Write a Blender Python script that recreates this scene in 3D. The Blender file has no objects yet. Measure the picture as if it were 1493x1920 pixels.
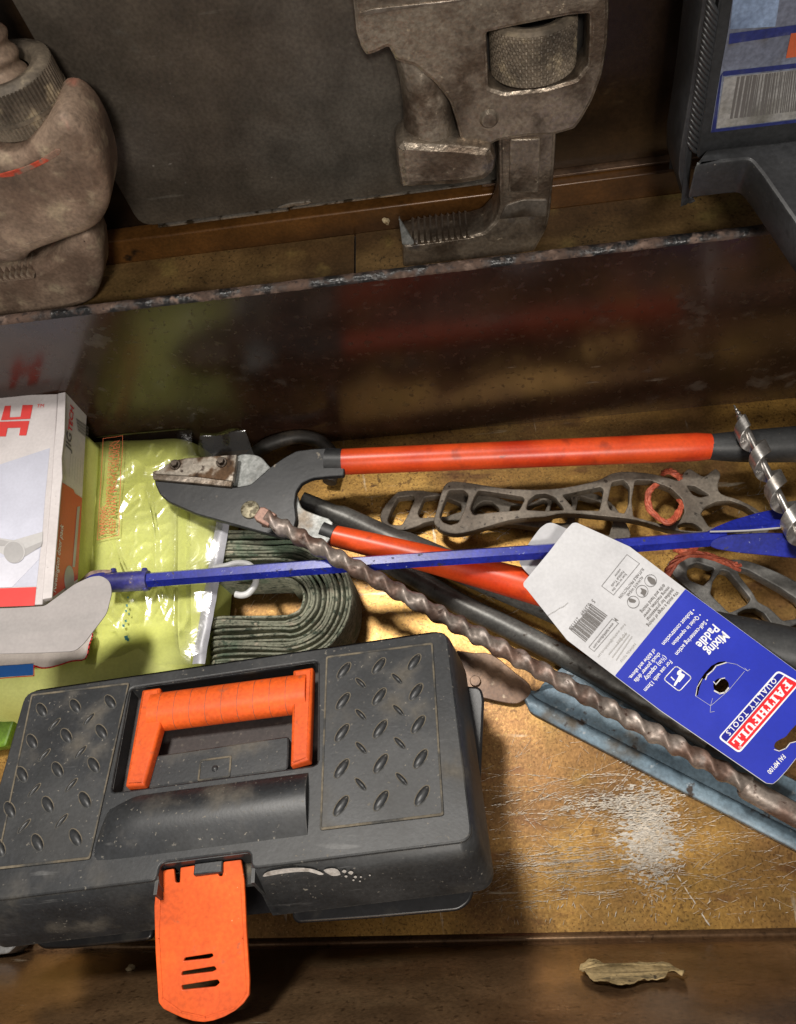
import bpy, bmesh, math, random
import numpy as np
from mathutils import Vector, Matrix, noise
random.seed(7)
S = bpy.context.scene
COL = S.collection

# ------------------------------------------------------------------ camera
H = 0.62                                   # lens height above the chest floor (m)
F_PX = 1493.0; CX, CY = 746.5, 960.0
R = np.array([[0.98970, -0.08210, -0.11760],
              [-0.02190, -0.89680, 0.44200],
              [-0.14180, -0.43480, -0.88930]])
R[0] /= np.linalg.norm(R[0]); R[1] -= R[0]*(R[0]@R[1]); R[1] /= np.linalg.norm(R[1]); R[2] = np.cross(R[0], R[1])
cd = bpy.data.cameras.new('camera'); cam = bpy.data.objects.new('camera', cd); COL.objects.link(cam)
cd.sensor_fit = 'HORIZONTAL'; cd.sensor_width = 36; cd.lens = 36.0*F_PX/1493.0
cd.clip_start = 0.01; cd.clip_end = 50
M3 = np.stack([R[:, 0], -R[:, 1], -R[:, 2]], axis=1)
mw = Matrix([[*M3[i], (0, 0, H)[i]] for i in range(3)] + [[0, 0, 0, 1]])
cam.matrix_world = mw
S.camera = cam

# ------------------------------------------------------------------ light
w = bpy.data.worlds.new('World'); S.world = w; w.use_nodes = True
bg = w.node_tree.nodes['Background']; bg.inputs[0].default_value = (1.0, 0.93, 0.85, 1); bg.inputs[1].default_value = 0.26
def lamp(name, loc, target, size, power, col, sy=None):
    l = bpy.data.lights.new(name, 'AREA'); l.energy = power; l.color = col; l.size = size
    if sy: l.shape = 'RECTANGLE'; l.size_y = sy
    o = bpy.data.objects.new(name, l); COL.objects.link(o); o.location = loc
    o.rotation_euler = (Vector(target)-Vector(loc)).to_track_quat('-Z', 'Y').to_euler()
    return o
lamp('ceiling_lamp', (-0.38, 0.68, 1.75), (-0.05, 0.2, 0.0), 0.18, 34, (1.0, 0.95, 0.88), 0.34)
lamp('front_fill_lamp', (0.15, -0.95, 1.50), (0.0, 0.40, 0.20), 0.30, 21, (1.0, 0.94, 0.86), 0.20)  # added fill from the front to brighten the rear wall and wrenches
vs = S.view_settings; vs.view_transform = 'Standard'; vs.look = 'None'; vs.exposure = -0.10; vs.gamma = 1.0
vs.use_curve_mapping = False

# ------------------------------------------------------------------ picture geometry -> places in the chest
CAM = np.array([0, 0, H])
def ray(x, y): return R @ np.array([x-CX, y-CY, F_PX])
def P(x, y, z=0.0):
    d = ray(x, y); t = (z-H)/d[2]; return CAM+t*d
def mpp(x, y, z=0.0):                      # metres per pixel there
    d = ray(x, y); return (z-H)/d[2]
class Frame:
    def __init__(s, o, u, v):
        s.o = np.array(o, float); s.u = np.array(u, float); s.u /= np.linalg.norm(s.u)
        v = np.array(v, float); v -= s.u*(v@s.u); s.v = v/np.linalg.norm(v); s.n = np.cross(s.u, s.v)
    def px(s, x, y, h=0.0):
        d = ray(x, y); t = ((s.o+h*s.n-CAM)@s.n)/(d@s.n); q = CAM+t*d-s.o
        return np.array([q@s.u, q@s.v])
    def w(s, a, b, c=0.0): return s.o+a*s.u+b*s.v+c*s.n
def flat(z): return Frame((0, 0, z), (1, 0, 0), (0, 1, 0))
def plane3(a, b, c):
    a, b, c = map(np.array, (a, b, c)); u = b-a; n = np.cross(b-a, c-a)
    if n[2] < 0: n = -n
    return Frame(a, u, np.cross(n, u))
def zm(x0, y0, s):
    return lambda pts: [(x0+a/s, y0+b/s) for a, b in pts]
ZW = zm(600, 0, 2.488); ZR = zm(1000, 0, 3.028); Z4 = zm(0, 700, 2.986); Z5 = zm(270, 780, 3.047)
Z6 = zm(640, 780, 2.871); Z7 = zm(1080, 720, 3.615); Z8 = zm(960, 960, 2.801); ZA = zm(0, 1180, 2.594)
ZB = zm(440, 1180, 2.871); ZC = zm(840, 1200, 2.286); ZE = zm(0, 700, 3.554); ZF = zm(980, 980, 5.742)
ZG = zm(1180, 1080, 4.77); ZH = zm(1040, 880, 3.296)

# ------------------------------------------------------------------ materials
def surf(name, base, rough=0.5, metal=0.0, layers=(), bump=(), rvar=None, coat=0.0, spec=0.5, grime=1.0, spot=None, edge=None):
    """layers: (colour, scale, lo, hi, opts) noise masks mixed over the base; bump: (scale, strength, dist)"""
    m = bpy.data.materials.new(name); m.use_nodes = True; nt = m.node_tree; N = nt.nodes; L = nt.links
    b = N['Principled BSDF']
    b.inputs['Roughness'].default_value = rough; b.inputs['Metallic'].default_value = metal
    b.inputs['Specular IOR Level'].default_value = spec
    b.inputs['Coat Weight'].default_value = coat; b.inputs['Coat Roughness'].default_value = 0.12
    tc = N.new('ShaderNodeTexCoord')
    def nz(scale, stretch=None, det=4, off=0.0, rot=0.0, distort=0.0):
        mp = N.new('ShaderNodeMapping'); L.new(tc.outputs['Object'], mp.inputs[0])
        mp.inputs['Location'].default_value = (off, off*.7, off*.3)
        mp.inputs['Rotation'].default_value = (0, 0, rot)
        if stretch: mp.inputs['Scale'].default_value = stretch
        t = N.new('ShaderNodeTexNoise'); t.inputs['Scale'].default_value = scale; t.inputs['Detail'].default_value = det
        t.inputs['Distortion'].default_value = distort
        L.new(mp.outputs[0], t.inputs['Vector']); return t.outputs['Fac']
    def ramp(fac, lo, hi):
        r = N.new('ShaderNodeMapRange'); r.inputs['From Min'].default_value = lo; r.inputs['From Max'].default_value = hi
        r.interpolation_type = 'SMOOTHSTEP'
        L.new(fac, r.inputs[0]); return r.outputs[0]
    rgb = N.new('ShaderNodeRGB'); rgb.outputs[0].default_value = (*base, 1); cur = rgb.outputs[0]
    curr = None; curm = None
    for i, ly in enumerate(layers):
        c, sc, lo, hi = ly[:4]; o = ly[4] if len(ly) > 4 else {}
        f = ramp(nz(sc, o.get('stretch'), o.get('det', 5), 3.1*i+o.get('off', 0), o.get('rot', 0), o.get('distort', 0)), lo, hi)
        if 'mask' in o:
            ms, ml, mh = o['mask']
            g = ramp(nz(ms, None, 3, 17.3+i), ml, mh)
            mu = N.new('ShaderNodeMath'); mu.operation = 'MULTIPLY'; L.new(f, mu.inputs[0]); L.new(g, mu.inputs[1]); f = mu.outputs[0]
        if 'amt' in o:
            mu = N.new('ShaderNodeMath'); mu.operation = 'MULTIPLY'; L.new(f, mu.inputs[0]); mu.inputs[1].default_value = o['amt']; f = mu.outputs[0]
        mx = N.new('ShaderNodeMix'); mx.data_type = 'RGBA'
        L.new(f, mx.inputs['Factor']); L.new(cur, mx.inputs['A']); mx.inputs['B'].default_value = (*c, 1); cur = mx.outputs['Result']
        for key, prev, dflt, sock in (('rough', curr, rough, 'r'), ('metal', curm, metal, 'm')):
            if key in o:
                mm = N.new('ShaderNodeMix'); L.new(f, mm.inputs['Factor'])
                if prev is None: mm.inputs['A'].default_value = dflt
                else: L.new(prev, mm.inputs['A'])
                mm.inputs['B'].default_value = o[key]
                if sock == 'r': curr = mm.outputs['Result']
                else: curm = mm.outputs['Result']
    if spot:                                        # a worn patch with a place of its own: (centre, radii, colour)
        ce, rd, col_, lo_, hi_ = spot
        mp = N.new('ShaderNodeMapping'); L.new(tc.outputs['Object'], mp.inputs[0]); mp.vector_type = 'POINT'
        mp.inputs['Scale'].default_value = (1/rd[0], 1/rd[1], 0); mp.inputs['Location'].default_value = (-ce[0]/rd[0], -ce[1]/rd[1], 0)
        ln = N.new('ShaderNodeVectorMath'); ln.operation = 'LENGTH'; L.new(mp.outputs[0], ln.inputs[0])
        sub_ = N.new('ShaderNodeMath'); sub_.operation = 'MULTIPLY_ADD'; L.new(ln.outputs['Value'], sub_.inputs[0]); sub_.inputs[1].default_value = -.30; L.new(nz(520, (.4, 1, 1), 5, 2.0), sub_.inputs[2])
        fs_ = ramp(sub_.outputs[0], lo_, hi_)
        mx = N.new('ShaderNodeMix'); mx.data_type = 'RGBA'; L.new(fs_, mx.inputs['Factor']); L.new(cur, mx.inputs['A']); mx.inputs['B'].default_value = (*col_, 1); cur = mx.outputs['Result']
    if edge:                                        # rubbed edges; on wrench and drill it also paints in edge highlights
        ec, er, ea = edge
        bv = N.new('ShaderNodeBevel'); bv.samples = 4; bv.inputs['Radius'].default_value = er
        ge = N.new('ShaderNodeNewGeometry'); dt = N.new('ShaderNodeVectorMath'); dt.operation = 'DOT_PRODUCT'
        L.new(bv.outputs[0], dt.inputs[0]); L.new(ge.outputs['Normal'], dt.inputs[1])
        em = ramp(dt.outputs['Value'], .995, .90)
        mu = N.new('ShaderNodeMath'); mu.operation = 'MULTIPLY'; L.new(em, mu.inputs[0]); L.new(ramp(nz(120, None, 5, 8.0), .40, .60), mu.inputs[1])
        mu2 = N.new('ShaderNodeMath'); mu2.operation = 'MULTIPLY'; L.new(mu.outputs[0], mu2.inputs[0]); mu2.inputs[1].default_value = ea
        mx = N.new('ShaderNodeMix'); mx.data_type = 'RGBA'; L.new(mu2.outputs[0], mx.inputs['Factor']); L.new(cur, mx.inputs['A']); mx.inputs['B'].default_value = (*ec, 1); cur = mx.outputs['Result']
    if grime:
        for sc, d0, lo_, hi_ in ((34, 6, 1-.34*grime, 1+.14*grime), (430, 3, 1-.26*grime, 1+.12*grime)):
            r = N.new('ShaderNodeMapRange'); L.new(nz(sc, None, d0, 21.0+sc), r.inputs[0])
            r.inputs['From Min'].default_value = .32; r.inputs['From Max'].default_value = .68; r.inputs['To Min'].default_value = lo_; r.inputs['To Max'].default_value = hi_
            mx = N.new('ShaderNodeMix'); mx.data_type = 'RGBA'; mx.blend_type = 'MULTIPLY'; mx.inputs['Factor'].default_value = 1
            L.new(cur, mx.inputs['A']); L.new(r.outputs[0], mx.inputs['B']); cur = mx.outputs['Result']
    L.new(cur, b.inputs['Base Color'])
    if curr is not None: L.new(curr, b.inputs['Roughness'])
    elif rvar:
        r = N.new('ShaderNodeMapRange'); L.new(nz(rvar[0], None, 5, 9.0), r.inputs[0])
        r.inputs['From Min'].default_value = .3; r.inputs['From Max'].default_value = .7
        r.inputs['To Min'].default_value = rvar[1]; r.inputs['To Max'].default_value = rvar[2]; L.new(r.outputs[0], b.inputs['Roughness'])
    if curm is not None: L.new(curm, b.inputs['Metallic'])
    if bump:
        prev = None
        for (sc, st, dist) in bump:
            bp = N.new('ShaderNodeBump'); bp.inputs['Strength'].default_value = st; bp.inputs['Distance'].default_value = dist
            L.new(nz(sc, None, 6, 5.0), bp.inputs['Height'])
            if prev: L.new(prev, bp.inputs['Normal'])
            prev = bp.outputs['Normal']
        L.new(prev, b.inputs['Normal'])
    return m
def ink(name, c, rough=.45): return surf(name, c, rough, layers=[(tuple(min(1, k*1.08+.004) for k in c), 25, .45, .7)], grime=.18)

MT = {}
pc = P(1214, 1560)
MT['floor'] = surf('lacquered_tinplate', (.48, .272, .068), .37, .66, layers=[
    ((.240, .125, .045), 5, .42, .60, dict(det=7)),
    ((.56, .35, .10), 24, .52, .72, dict(amt=.4)),
    ((.09, .040, .016), 210, .60, .68, dict(det=4, mask=(12, .40, .6), amt=.75)),
    ((.10, .045, .015), 620, .57, .66, dict(det=2, mask=(9, .35, .55), amt=.65)), ((.58, .40, .14), 620, .60, .68, dict(det=2, mask=(8, .35, .6), amt=.4)),
    ((.15, .065, .028), 60, .56, .72, dict(stretch=(.35, 1, 1), amt=.75)),
    ((.72, .64, .50), 130, .65, .71, dict(stretch=(.10, 1, 1), rot=.06, mask=(11, .48, .65), rough=.5)),
    ((.72, .64, .50), 130, .67, .72, dict(stretch=(1, .1, 1), rot=.5, mask=(13, .5, .65), rough=.5))],
    spot=((pc[0]+.05, pc[1]-.1935), (.026, .036), (.58, .54, .48), .275, .345),
    bump=[(300, .10, .001), (30, .06, .004)])
MT['brown'] = surf('brown_lacquered_tin', (.29, .175, .090), .25, .6, layers=[
    ((.17, .095, .048), 9, .40, .62, dict(det=7)),
    ((.26, .17, .09), 30, .55, .75, dict(stretch=(.3, 1, 1), amt=.7)),
    ((.55, .48, .38), 150, .66, .73, dict(stretch=(.2, 1, 1), mask=(12, .5, .66), rough=.45)),
    ((.05, .025, .012), 260, .60, .67, dict(amt=.6))], bump=[(220, .05, .001), (25, .07, .003)])
MT['divider'] = surf('black_brown_enamel', (.024, .012, .008), .20, 0, layers=[
    ((.036, .016, .010), 8, .45, .65, dict(det=6, rough=.22)),
    ((.075, .060, .050), 40, .58, .74, dict(mask=(8, .46, .62), rough=.5, amt=.8)),
    ((.035, .02, .014), 160, .56, .68, dict(rough=.34)),
    ((.30, .27, .23), 110, .67, .74, dict(stretch=(.22, .6, 1), mask=(13, .5, .64), rough=.6, amt=.8))],
    bump=[(22, .08, .003)], spec=.65)
MT['rust'] = surf('rusty_black_edge', (.012, .012, .013), .28, 0, layers=[
    ((.085, .050, .035), 34, .45, .55, dict(det=8, rough=.8)),
    ((.20, .135, .105), 120, .50, .66, dict(det=6, mask=(34, .46, .56), rough=.9)),
    ((.03, .016, .012), 260, .55, .66, dict(rough=.7))], bump=[(240, .6, .0015), (60, .3, .002)])
MT['panel'] = surf('dull_dark_steel', (.125, .112, .094), .40, .3, layers=[
    ((.098, .080, .062), 6, .4, .65, dict(det=5)),
    ((.13, .12, .105), 70, .62, .78, dict(mask=(9, .42, .62), amt=.7, rough=.55)),
    ((.28, .26, .23), 240, .66, .73, dict(mask=(18, .46, .6), amt=.8)), ((.22, .20, .17), 90, .66, .72, dict(stretch=(.12, 1, 1.6), mask=(7, .45, .6), amt=.7))], bump=[(140, .05, .001)])
MT['backwall'] = surf('dark_brown_board', (.052, .027, .010), .33, .1, layers=[
    ((.022, .012, .006), 8, .4, .62, dict(stretch=(.4, 1, 1))),
    ((.12, .08, .04), 110, .66, .74, dict(stretch=(.3, 1, 1), mask=(15, .5, .65)))], bump=[(120, .08, .001)])
MT['rail'] = surf('amber_varnished_rail', (.13, .055, .014), .3, .15, layers=[
    ((.05, .022, .008), 12, .42, .62, dict(stretch=(.35, 1, 1))),
    ((.018, .010, .006), 60, .6, .7, dict(mask=(14, .5, .6)))], bump=[(90, .08, .001)])
MT['rearfloor'] = surf('tarnished_brass_sheet', (.29, .18, .070), .40, .5, layers=[
    ((.13, .075, .032), 14, .4, .6, dict(stretch=(.4, 1, 1))),
    ((.06, .04, .018), 420, .58, .66, dict(mask=(16, .45, .6), amt=.8)), ((.40, .30, .10), 30, .55, .7, dict(amt=.6))], bump=[(200, .1, .001)])
MT['edge'] = surf('bare_steel_edge', (.55, .50, .44), .35, .8, layers=[((.12, .09, .06), 90, .5, .62)])
MT['wrench'] = surf('worn_brown_steel', (.40, .335, .265), .30, .75, edge=((.62, .54, .44), .0022, .9), layers=[
    ((.15, .110, .080), 22, .44, .62, dict(det=7, rough=.46)),
    ((.52, .44, .35), 60, .52, .70, dict(amt=.7, rough=.26)),
    ((.06, .045, .034), 110, .58, .72, dict(amt=.45, rough=.55)),
    ((.50, .42, .31), 300, .66, .71, dict(mask=(30, .48, .6), rough=.75)),
    ((.03, .045, .09), 34, .66, .74, dict(amt=.5))], bump=[(260, .45, .0015), (60, .45, .003), (20, .3, .006)])
MT['wrench_bright'] = surf('rubbed_and_lit_steel', (.36, .31, .26), .33, .7, layers=[((.14, .105, .075), 40, .42, .62)], bump=[(160, .2, .002)])  # rubbed steel, also used to paint in the lit block top
MT['wrench_old'] = surf('dusty_cast_steel', (.33, .235, .170), .62, .2, layers=[
    ((.19, .125, .088), 26, .44, .64, dict(det=7)),
    ((.48, .38, .26), 60, .54, .72, dict(amt=.75)),
    ((.46, .13, .085), 24, .58, .68, dict(mask=(70, .38, .6), amt=.65)),
    ((.10, .07, .055), 140, .62, .74, dict(amt=.5))], bump=[(260, .35, .0012), (60, .2, .003)], edge=((.60, .50, .38), .003, .7))
MT['redpaint'] = surf('worn_red_paint', (.55, .07, .03), .5, 0, layers=[((.28, .17, .12), 90, .5, .6)], bump=[(200, .3, .002)])
MT['nut'] = surf('dusty_knurled_steel', (.24, .195, .145), .6, .35, layers=[((.10, .08, .06), 30, .45, .65), ((.38, .31, .21), 90, .55, .75)], bump=[(300, .2, .001)])
MT['dark'] = surf('gap_black', (.012, .010, .008), .7, 0, layers=[((.03, .022, .015), 40, .5, .7)])  # plain near-black: fills the shelf gap as its shade, backs the nut slot
MT['plastic'] = surf('dusty_black_plastic', (.021, .023, .026), .40, 0, edge=((.10, .095, .085), .0015, .6), layers=[
    ((.036, .037, .038), 14, .42, .68, dict(rough=.50)),
    ((.115, .100, .078), 40, .50, .76, dict(det=7, mask=(10, .44, .62), amt=.75, rough=.8)),
    ((.20, .18, .15), 420, .65, .71, dict(mask=(25, .40, .6), rough=.8)),
    ((.10, .10, .10), 160, .66, .74, dict(stretch=(.12, 1, 1), rot=.7, amt=.7))], bump=[(500, .08, .0006), (12, .05, .004)])
MT['dusty'] = surf('dust_caught_on_ridge', (.15, .125, .088), .8, 0, layers=[((.045, .045, .043), 60, .44, .62)], bump=[(500, .2, .0006)])
MT['plastic_dark'] = surf('clean_black_plastic', (.014, .014, .016), .35, 0, layers=[((.035, .033, .03), 50, .55, .75)], bump=[(400, .06, .0006)])
MT['well'] = surf('brown_dust_recess', (.048, .038, .036), .6, 0, layers=[((.10, .085, .07), 300, .62, .7), ((.025, .022, .022), 20, .5, .7)])
MT['orange'] = surf('orange_plastic', (.76, .108, .014), .52, 0, spec=.3, grime=.65, layers=[((.62, .085, .016), 18, .45, .7), ((.38, .10, .04), 160, .62, .72, dict(mask=(20, .50, .64), rough=.7, amt=.7)), ((.80, .35, .2), 300, .70, .74, dict(mask=(20, .5, .6)))], bump=[(350, .06, .0006)])
MT['groove'] = surf('dark_orange_groove', (.42, .085, .03), .6, 0, layers=[((.25, .09, .05), 120, .45, .65)])  # darker orange bands marking the grooves of the grip
MT['red'] = surf('red_pvc_sleeve', (.74, .080, .015), .36, 0, grime=.45, layers=[((.30, .035, .014), 50, .60, .74, dict(amt=.7)), ((.55, .035, .008), 16, .45, .7), ((.13, .018, .008), 90, .66, .73, dict(stretch=(.4, 1, 1), mask=(18, .5, .6))), ((.75, .2, .1), 300, .72, .76)], bump=[(120, .06, .001)])
MT['rubber'] = surf('black_rubber', (.030, .031, .032), .48, 0, layers=[((.06, .058, .054), 26, .5, .75), ((.16, .14, .11), 260, .68, .74)], bump=[(260, .1, .0008)])
MT['jaw'] = surf('black_painted_jaw', (.015, .016, .018), .42, .1, layers=[((.032, .032, .033), 22, .45, .7), ((.20, .17, .13), 140, .66, .74, dict(mask=(30, .5, .62)))], bump=[(240, .08, .001)])
MT['silver'] = surf('grey_zinc', (.36, .37, .36), .48, .35, layers=[((.26, .27, .26), 160, .45, .6), ((.20, .16, .12), 30, .58, .72)], bump=[(260, .15, .001)])
MT['blade'] = surf('rust_stained_blade', (.34, .30, .25), .4, .6, layers=[((.13, .075, .04), 55, .46, .6, dict(rough=.75)), ((.05, .03, .02), 120, .58, .68)], bump=[(200, .2, .001)])
MT['bolt'] = surf('dark_bolt', (.12, .095, .075), .42, .7, layers=[((.05, .035, .025), 90, .5, .65)], bump=[(250, .2, .001)])
MT['pivot'] = surf('speckled_rivet', (.36, .32, .22), .5, .5, layers=[((.12, .10, .06), 330, .48, .6)], bump=[(400, .3, .0008)])
MT['galv'] = surf('grey_worn_tube', (.20, .20, .19), .42, .35, layers=[((.13, .125, .115), 18, .42, .65), ((.25, .24, .23), 60, .6, .76, dict(stretch=(.3, 1, 1))), ((.05, .035, .025), 140, .64, .72)], bump=[(140, .12, .001)])
MT['iron'] = surf('bare_cast_bracket', (.20, .170, .135), .58, .25, edge=((.38, .33, .27), .0012, .7), layers=[((.115, .092, .070), 24, .44, .66), ((.24, .215, .18), 80, .56, .76, dict(amt=.7)), ((.04, .03, .022), 200, .62, .7)], bump=[(260, .3, .001)])
MT['iron2'] = surf('grey_cast_bracket', (.170, .165, .155), .55, .3, layers=[((.10, .095, .088), 24, .44, .66), ((.28, .26, .24), 80, .56, .76, dict(amt=.7))], bump=[(260, .3, .001)])
MT['blue'] = surf('blue_powder_coat', (.013, .022, .28), .30, 0, layers=[((.018, .030, .36), 20, .45, .7), ((.30, .33, .52), 330, .65, .72, dict(mask=(26, .44, .6), rough=.6)), ((.03, .025, .06), 140, .64, .70, dict(rough=.6))], bump=[(380, .06, .0006)], coat=.25)
MT['blue_worn'] = surf('dusty_blue_coat', (.045, .045, .25), .42, 0, layers=[((.14, .13, .25), 60, .48, .7), ((.38, .30, .24), 120, .62, .72)], bump=[(380, .12, .0008)])
MT['wood'] = surf('bare_pinkish_tip', (.42, .30, .24), .6, 0, layers=[((.26, .17, .13), 90, .45, .65)])
MT['drill'] = surf('rusty_masonry_steel', (.28, .235, .205), .44, .45, edge=((.52, .46, .41), .0020, .9), layers=[((.17, .105, .080), 40, .42, .62, dict(rough=.5)), ((.38, .32, .29), 90, .56, .74), ((.07, .04, .03), 170, .62, .72, dict(rough=.7))], bump=[(170, .25, .0015)])
MT['carbide'] = surf('red_brown_tip', (.27, .15, .11), .5, .3, layers=[((.22, .11, .08), 90, .45, .65)], bump=[(200, .2, .001)])
MT['steel'] = surf('clean_auger_steel', (.50, .48, .46), .28, .85, layers=[((.32, .29, .26), 60, .46, .68, dict(rough=.42))], bump=[(160, .06, .001)])
MT['channel'] = surf('worn_pale_blue_paint', (.13, .195, .25), .42, .1, edge=((.07, .05, .035), .0015, .9), layers=[
    ((.15, .215, .265), 16, .46, .68), ((.10, .085, .065), 40, .54, .66, dict(stretch=(.6, .6, 1), rough=.6)),
    ((.045, .03, .022), 90, .62, .70, dict(rough=.7)), ((.30, .34, .37), 200, .66, .74)], bump=[(200, .15, .001)])
MT['tongue'] = surf('brown_oiled_steel', (.155, .092, .055), .4, .4, layers=[((.09, .05, .03), 26, .45, .65), ((.26, .2, .14), 120, .64, .74)], bump=[(160, .12, .001)])
MT['card'] = surf('white_card', (.56, .56, .58), .42, 0, layers=[((.50, .50, .52), 18, .45, .7), ((.55, .53, .50), 260, .70, .76)], bump=[(30, .06, .003)], grime=.25)
MT['cardblue'] = ink('blue_print', (.006, .020, .38), .45)
MT['cardnavy'] = ink('navy_print', (.010, .014, .26), .32)
MT['cardred'] = ink('red_print', (.70, .018, .025), .32)
MT['inkwhite'] = ink('white_print', (.80, .80, .82), .4)
MT['inkgrey'] = ink('grey_print', (.13, .12, .115), .5)
MT['inkpale'] = ink('pale_grey_print', (.38, .37, .36), .5)
MT['boxwhite'] = surf('coated_white_carton', (.62, .58, .58), .42, 0, layers=[((.54, .50, .50), 12, .45, .7), ((.40, .37, .36), 240, .70, .75)], bump=[(16, .08, .004)], grime=.25)
MT['boxlilac'] = ink('lilac_grey_print', (.50, .51, .60), .4)
MT['boxlilac2'] = ink('pale_lilac_print', (.58, .58, .65), .4)
MT['boxred'] = ink('carton_red_print', (.66, .055, .05), .4)
MT['boxorange'] = ink('carton_orange_red_print', (.60, .060, .025), .4)
MT['boxgrey'] = ink('lever_grey_print', (.36, .35, .35), .4)
MT['boxgrey2'] = ink('lever_pale_print', (.48, .47, .47), .4)
MT['flap'] = surf('grey_board_back', (.33, .305, .30), .6, 0, layers=[((.30, .28, .275), 60, .45, .65, dict(stretch=(.15, 1, 1)))], bump=[(200, .08, .0008)], grime=.25)
MT['cardedge'] = surf('torn_card_edge', (.72, .70, .68), .7)
MT['vest'] = surf('fluorescent_yellow_cloth', (.70, .74, .24), .7, 0, layers=[((.60, .63, .165), 12, .42, .68), ((.30, .30, .06), 240, .68, .74, dict(mask=(22, .5, .64)))], bump=[(22, .10, .004), (500, .12, .0008)], grime=.25)
MT['lime'] = surf('lime_plastic', (.10, .18, .015), .4, 0, layers=[((.13, .25, .02), 30, .5, .7)])
MT['strip'] = surf('silver_grey_tape', (.42, .42, .46), .4, .1, layers=[((.32, .32, .36), 30, .45, .7)], bump=[(40, .2, .003)], grime=.25)
MT['hanger'] = surf('milky_plastic', (.60, .60, .60), .3, 0, layers=[((.5, .5, .5), 60, .5, .7)], grime=.25)
MT['web'] = surf('woven_green_strap', (.30, .305, .225), .85, 0, layers=[
    ((.075, .095, .065), 420, .54, .62, dict(stretch=(.45, .45, 2.2))), ((.46, .41, .31), 260, .56, .7, dict(stretch=(.6, .6, 2))), ((.15, .21, .14), 36, .52, .7)], bump=[(520, .8, .0016)])
MT['hose'] = surf('black_hose', (.035, .030, .026), .5, 0, layers=[((.08, .065, .05), 60, .5, .7)])
MT['twine'] = surf('orange_polypropylene_twine', (.62, .145, .075), .55, 0, layers=[((.42, .08, .04), 220, .46, .62, dict(stretch=(1, 1, .3)))], bump=[(420, .6, .001)])
MT['case'] = surf('charcoal_case_plastic', (.028, .029, .031), .42, 0, edge=((.12, .12, .12), .0016, .6), layers=[((.044, .046, .050), 16, .45, .7), ((.36, .33, .29), 330, .70, .745, dict(mask=(28, .5, .62))), ((.022, .023, .025), 60, .55, .72)], bump=[(380, .07, .0006)])
MT['label'] = surf('scuffed_label', (.16, .175, .235), .4, 0, layers=[((.24, .27, .36), 14, .42, .66), ((.11, .10, .095), 45, .56, .72)])
MT['labelblue'] = surf('label_blue_band', (.025, .035, .17), .4, 0, layers=[((.09, .10, .18), 50, .5, .7)])
MT['labelpale'] = surf('label_pale_blue', (.24, .32, .48), .4, 0, layers=[((.17, .23, .36), 40, .5, .7)])
MT['labelwhite'] = surf('label_grey_white', (.36, .35, .34), .45, 0, layers=[((.22, .21, .19), 40, .45, .66)])
MT['labelred'] = ink('label_orange_block', (.50, .10, .035))
MT['paper'] = surf('yellowed_paper', (.50, .37, .18), .75, 0, layers=[((.24, .17, .07), 60, .48, .66), ((.12, .08, .04), 300, .64, .7)], bump=[(180, .3, .002)])
MT['crumb'] = surf('pale_crumb', (.50, .40, .24), .8, layers=[((.3, .2, .1), 300, .5, .6)], bump=[(400, .5, .001)])
MT['scratch'] = surf('bare_tin_scratch', (.58, .52, .44), .55, .3, layers=[((.50, .40, .28), 200, .5, .66)])
MT['greyblock'] = surf('grey_plastic', (.22, .22, .22), .5, layers=[((.12, .12, .12), 60, .5, .7)])
MT['whitepaint'] = surf('white_paint_smear', (.62, .58, .54), .5, layers=[((.42, .38, .34), 200, .5, .66)])
MT['bag'] = surf('white_plastic_bag', (.62, .56, .52), .35, 0, layers=[((.52, .46, .43), 24, .45, .7)], bump=[(40, .3, .004)], grime=.25)
MT['bagblue'] = ink('bag_blue_print', (.02, .12, .42))
MT['warn'] = ink('red_film_print', (.66, .17, .07))
MT['bluepen'] = ink('blue_green_pen', (.06, .28, .30))
def film(name, fac, tint=(1, 1, 1)):
    m = bpy.data.materials.new(name); m.use_nodes = True; nt = m.node_tree; N = nt.nodes; L = nt.links
    N.remove(N['Principled BSDF']); out = N['Material Output']
    t = N.new('ShaderNodeBsdfTransparent'); t.inputs[0].default_value = (*tint, 1)
    g = N.new('ShaderNodeBsdfGlossy'); g.inputs['Roughness'].default_value = .17
    lw = N.new('ShaderNodeLayerWeight'); lw.inputs[0].default_value = .35
    mp = N.new('ShaderNodeMapRange'); L.new(lw.outputs['Fresnel'], mp.inputs[0]); mp.inputs['To Min'].default_value = fac; mp.inputs['To Max'].default_value = .8
    tc = N.new('ShaderNodeTexCoord'); nzt = N.new('ShaderNodeTexNoise'); nzt.inputs['Scale'].default_value = 45; nzt.inputs['Detail'].default_value = 3; nzt.inputs['Distortion'].default_value = 1.2
    L.new(tc.outputs['Object'], nzt.inputs['Vector'])
    bp = N.new('ShaderNodeBump'); bp.inputs['Strength'].default_value = .22; bp.inputs['Distance'].default_value = .004; L.new(nzt.outputs['Fac'], bp.inputs['Height']); L.new(bp.outputs[0], g.inputs['Normal'])
    mx = N.new('ShaderNodeMixShader'); L.new(mp.outputs[0], mx.inputs[0]); L.new(t.outputs[0], mx.inputs[1]); L.new(g.outputs[0], mx.inputs[2]); L.new(mx.outputs[0], out.inputs['Surface'])
    return m
MT['film'] = film('clear_polythene', .05)
MT['film_dark'] = film('smoky_polythene', .10, (.80, .78, .72))

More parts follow.
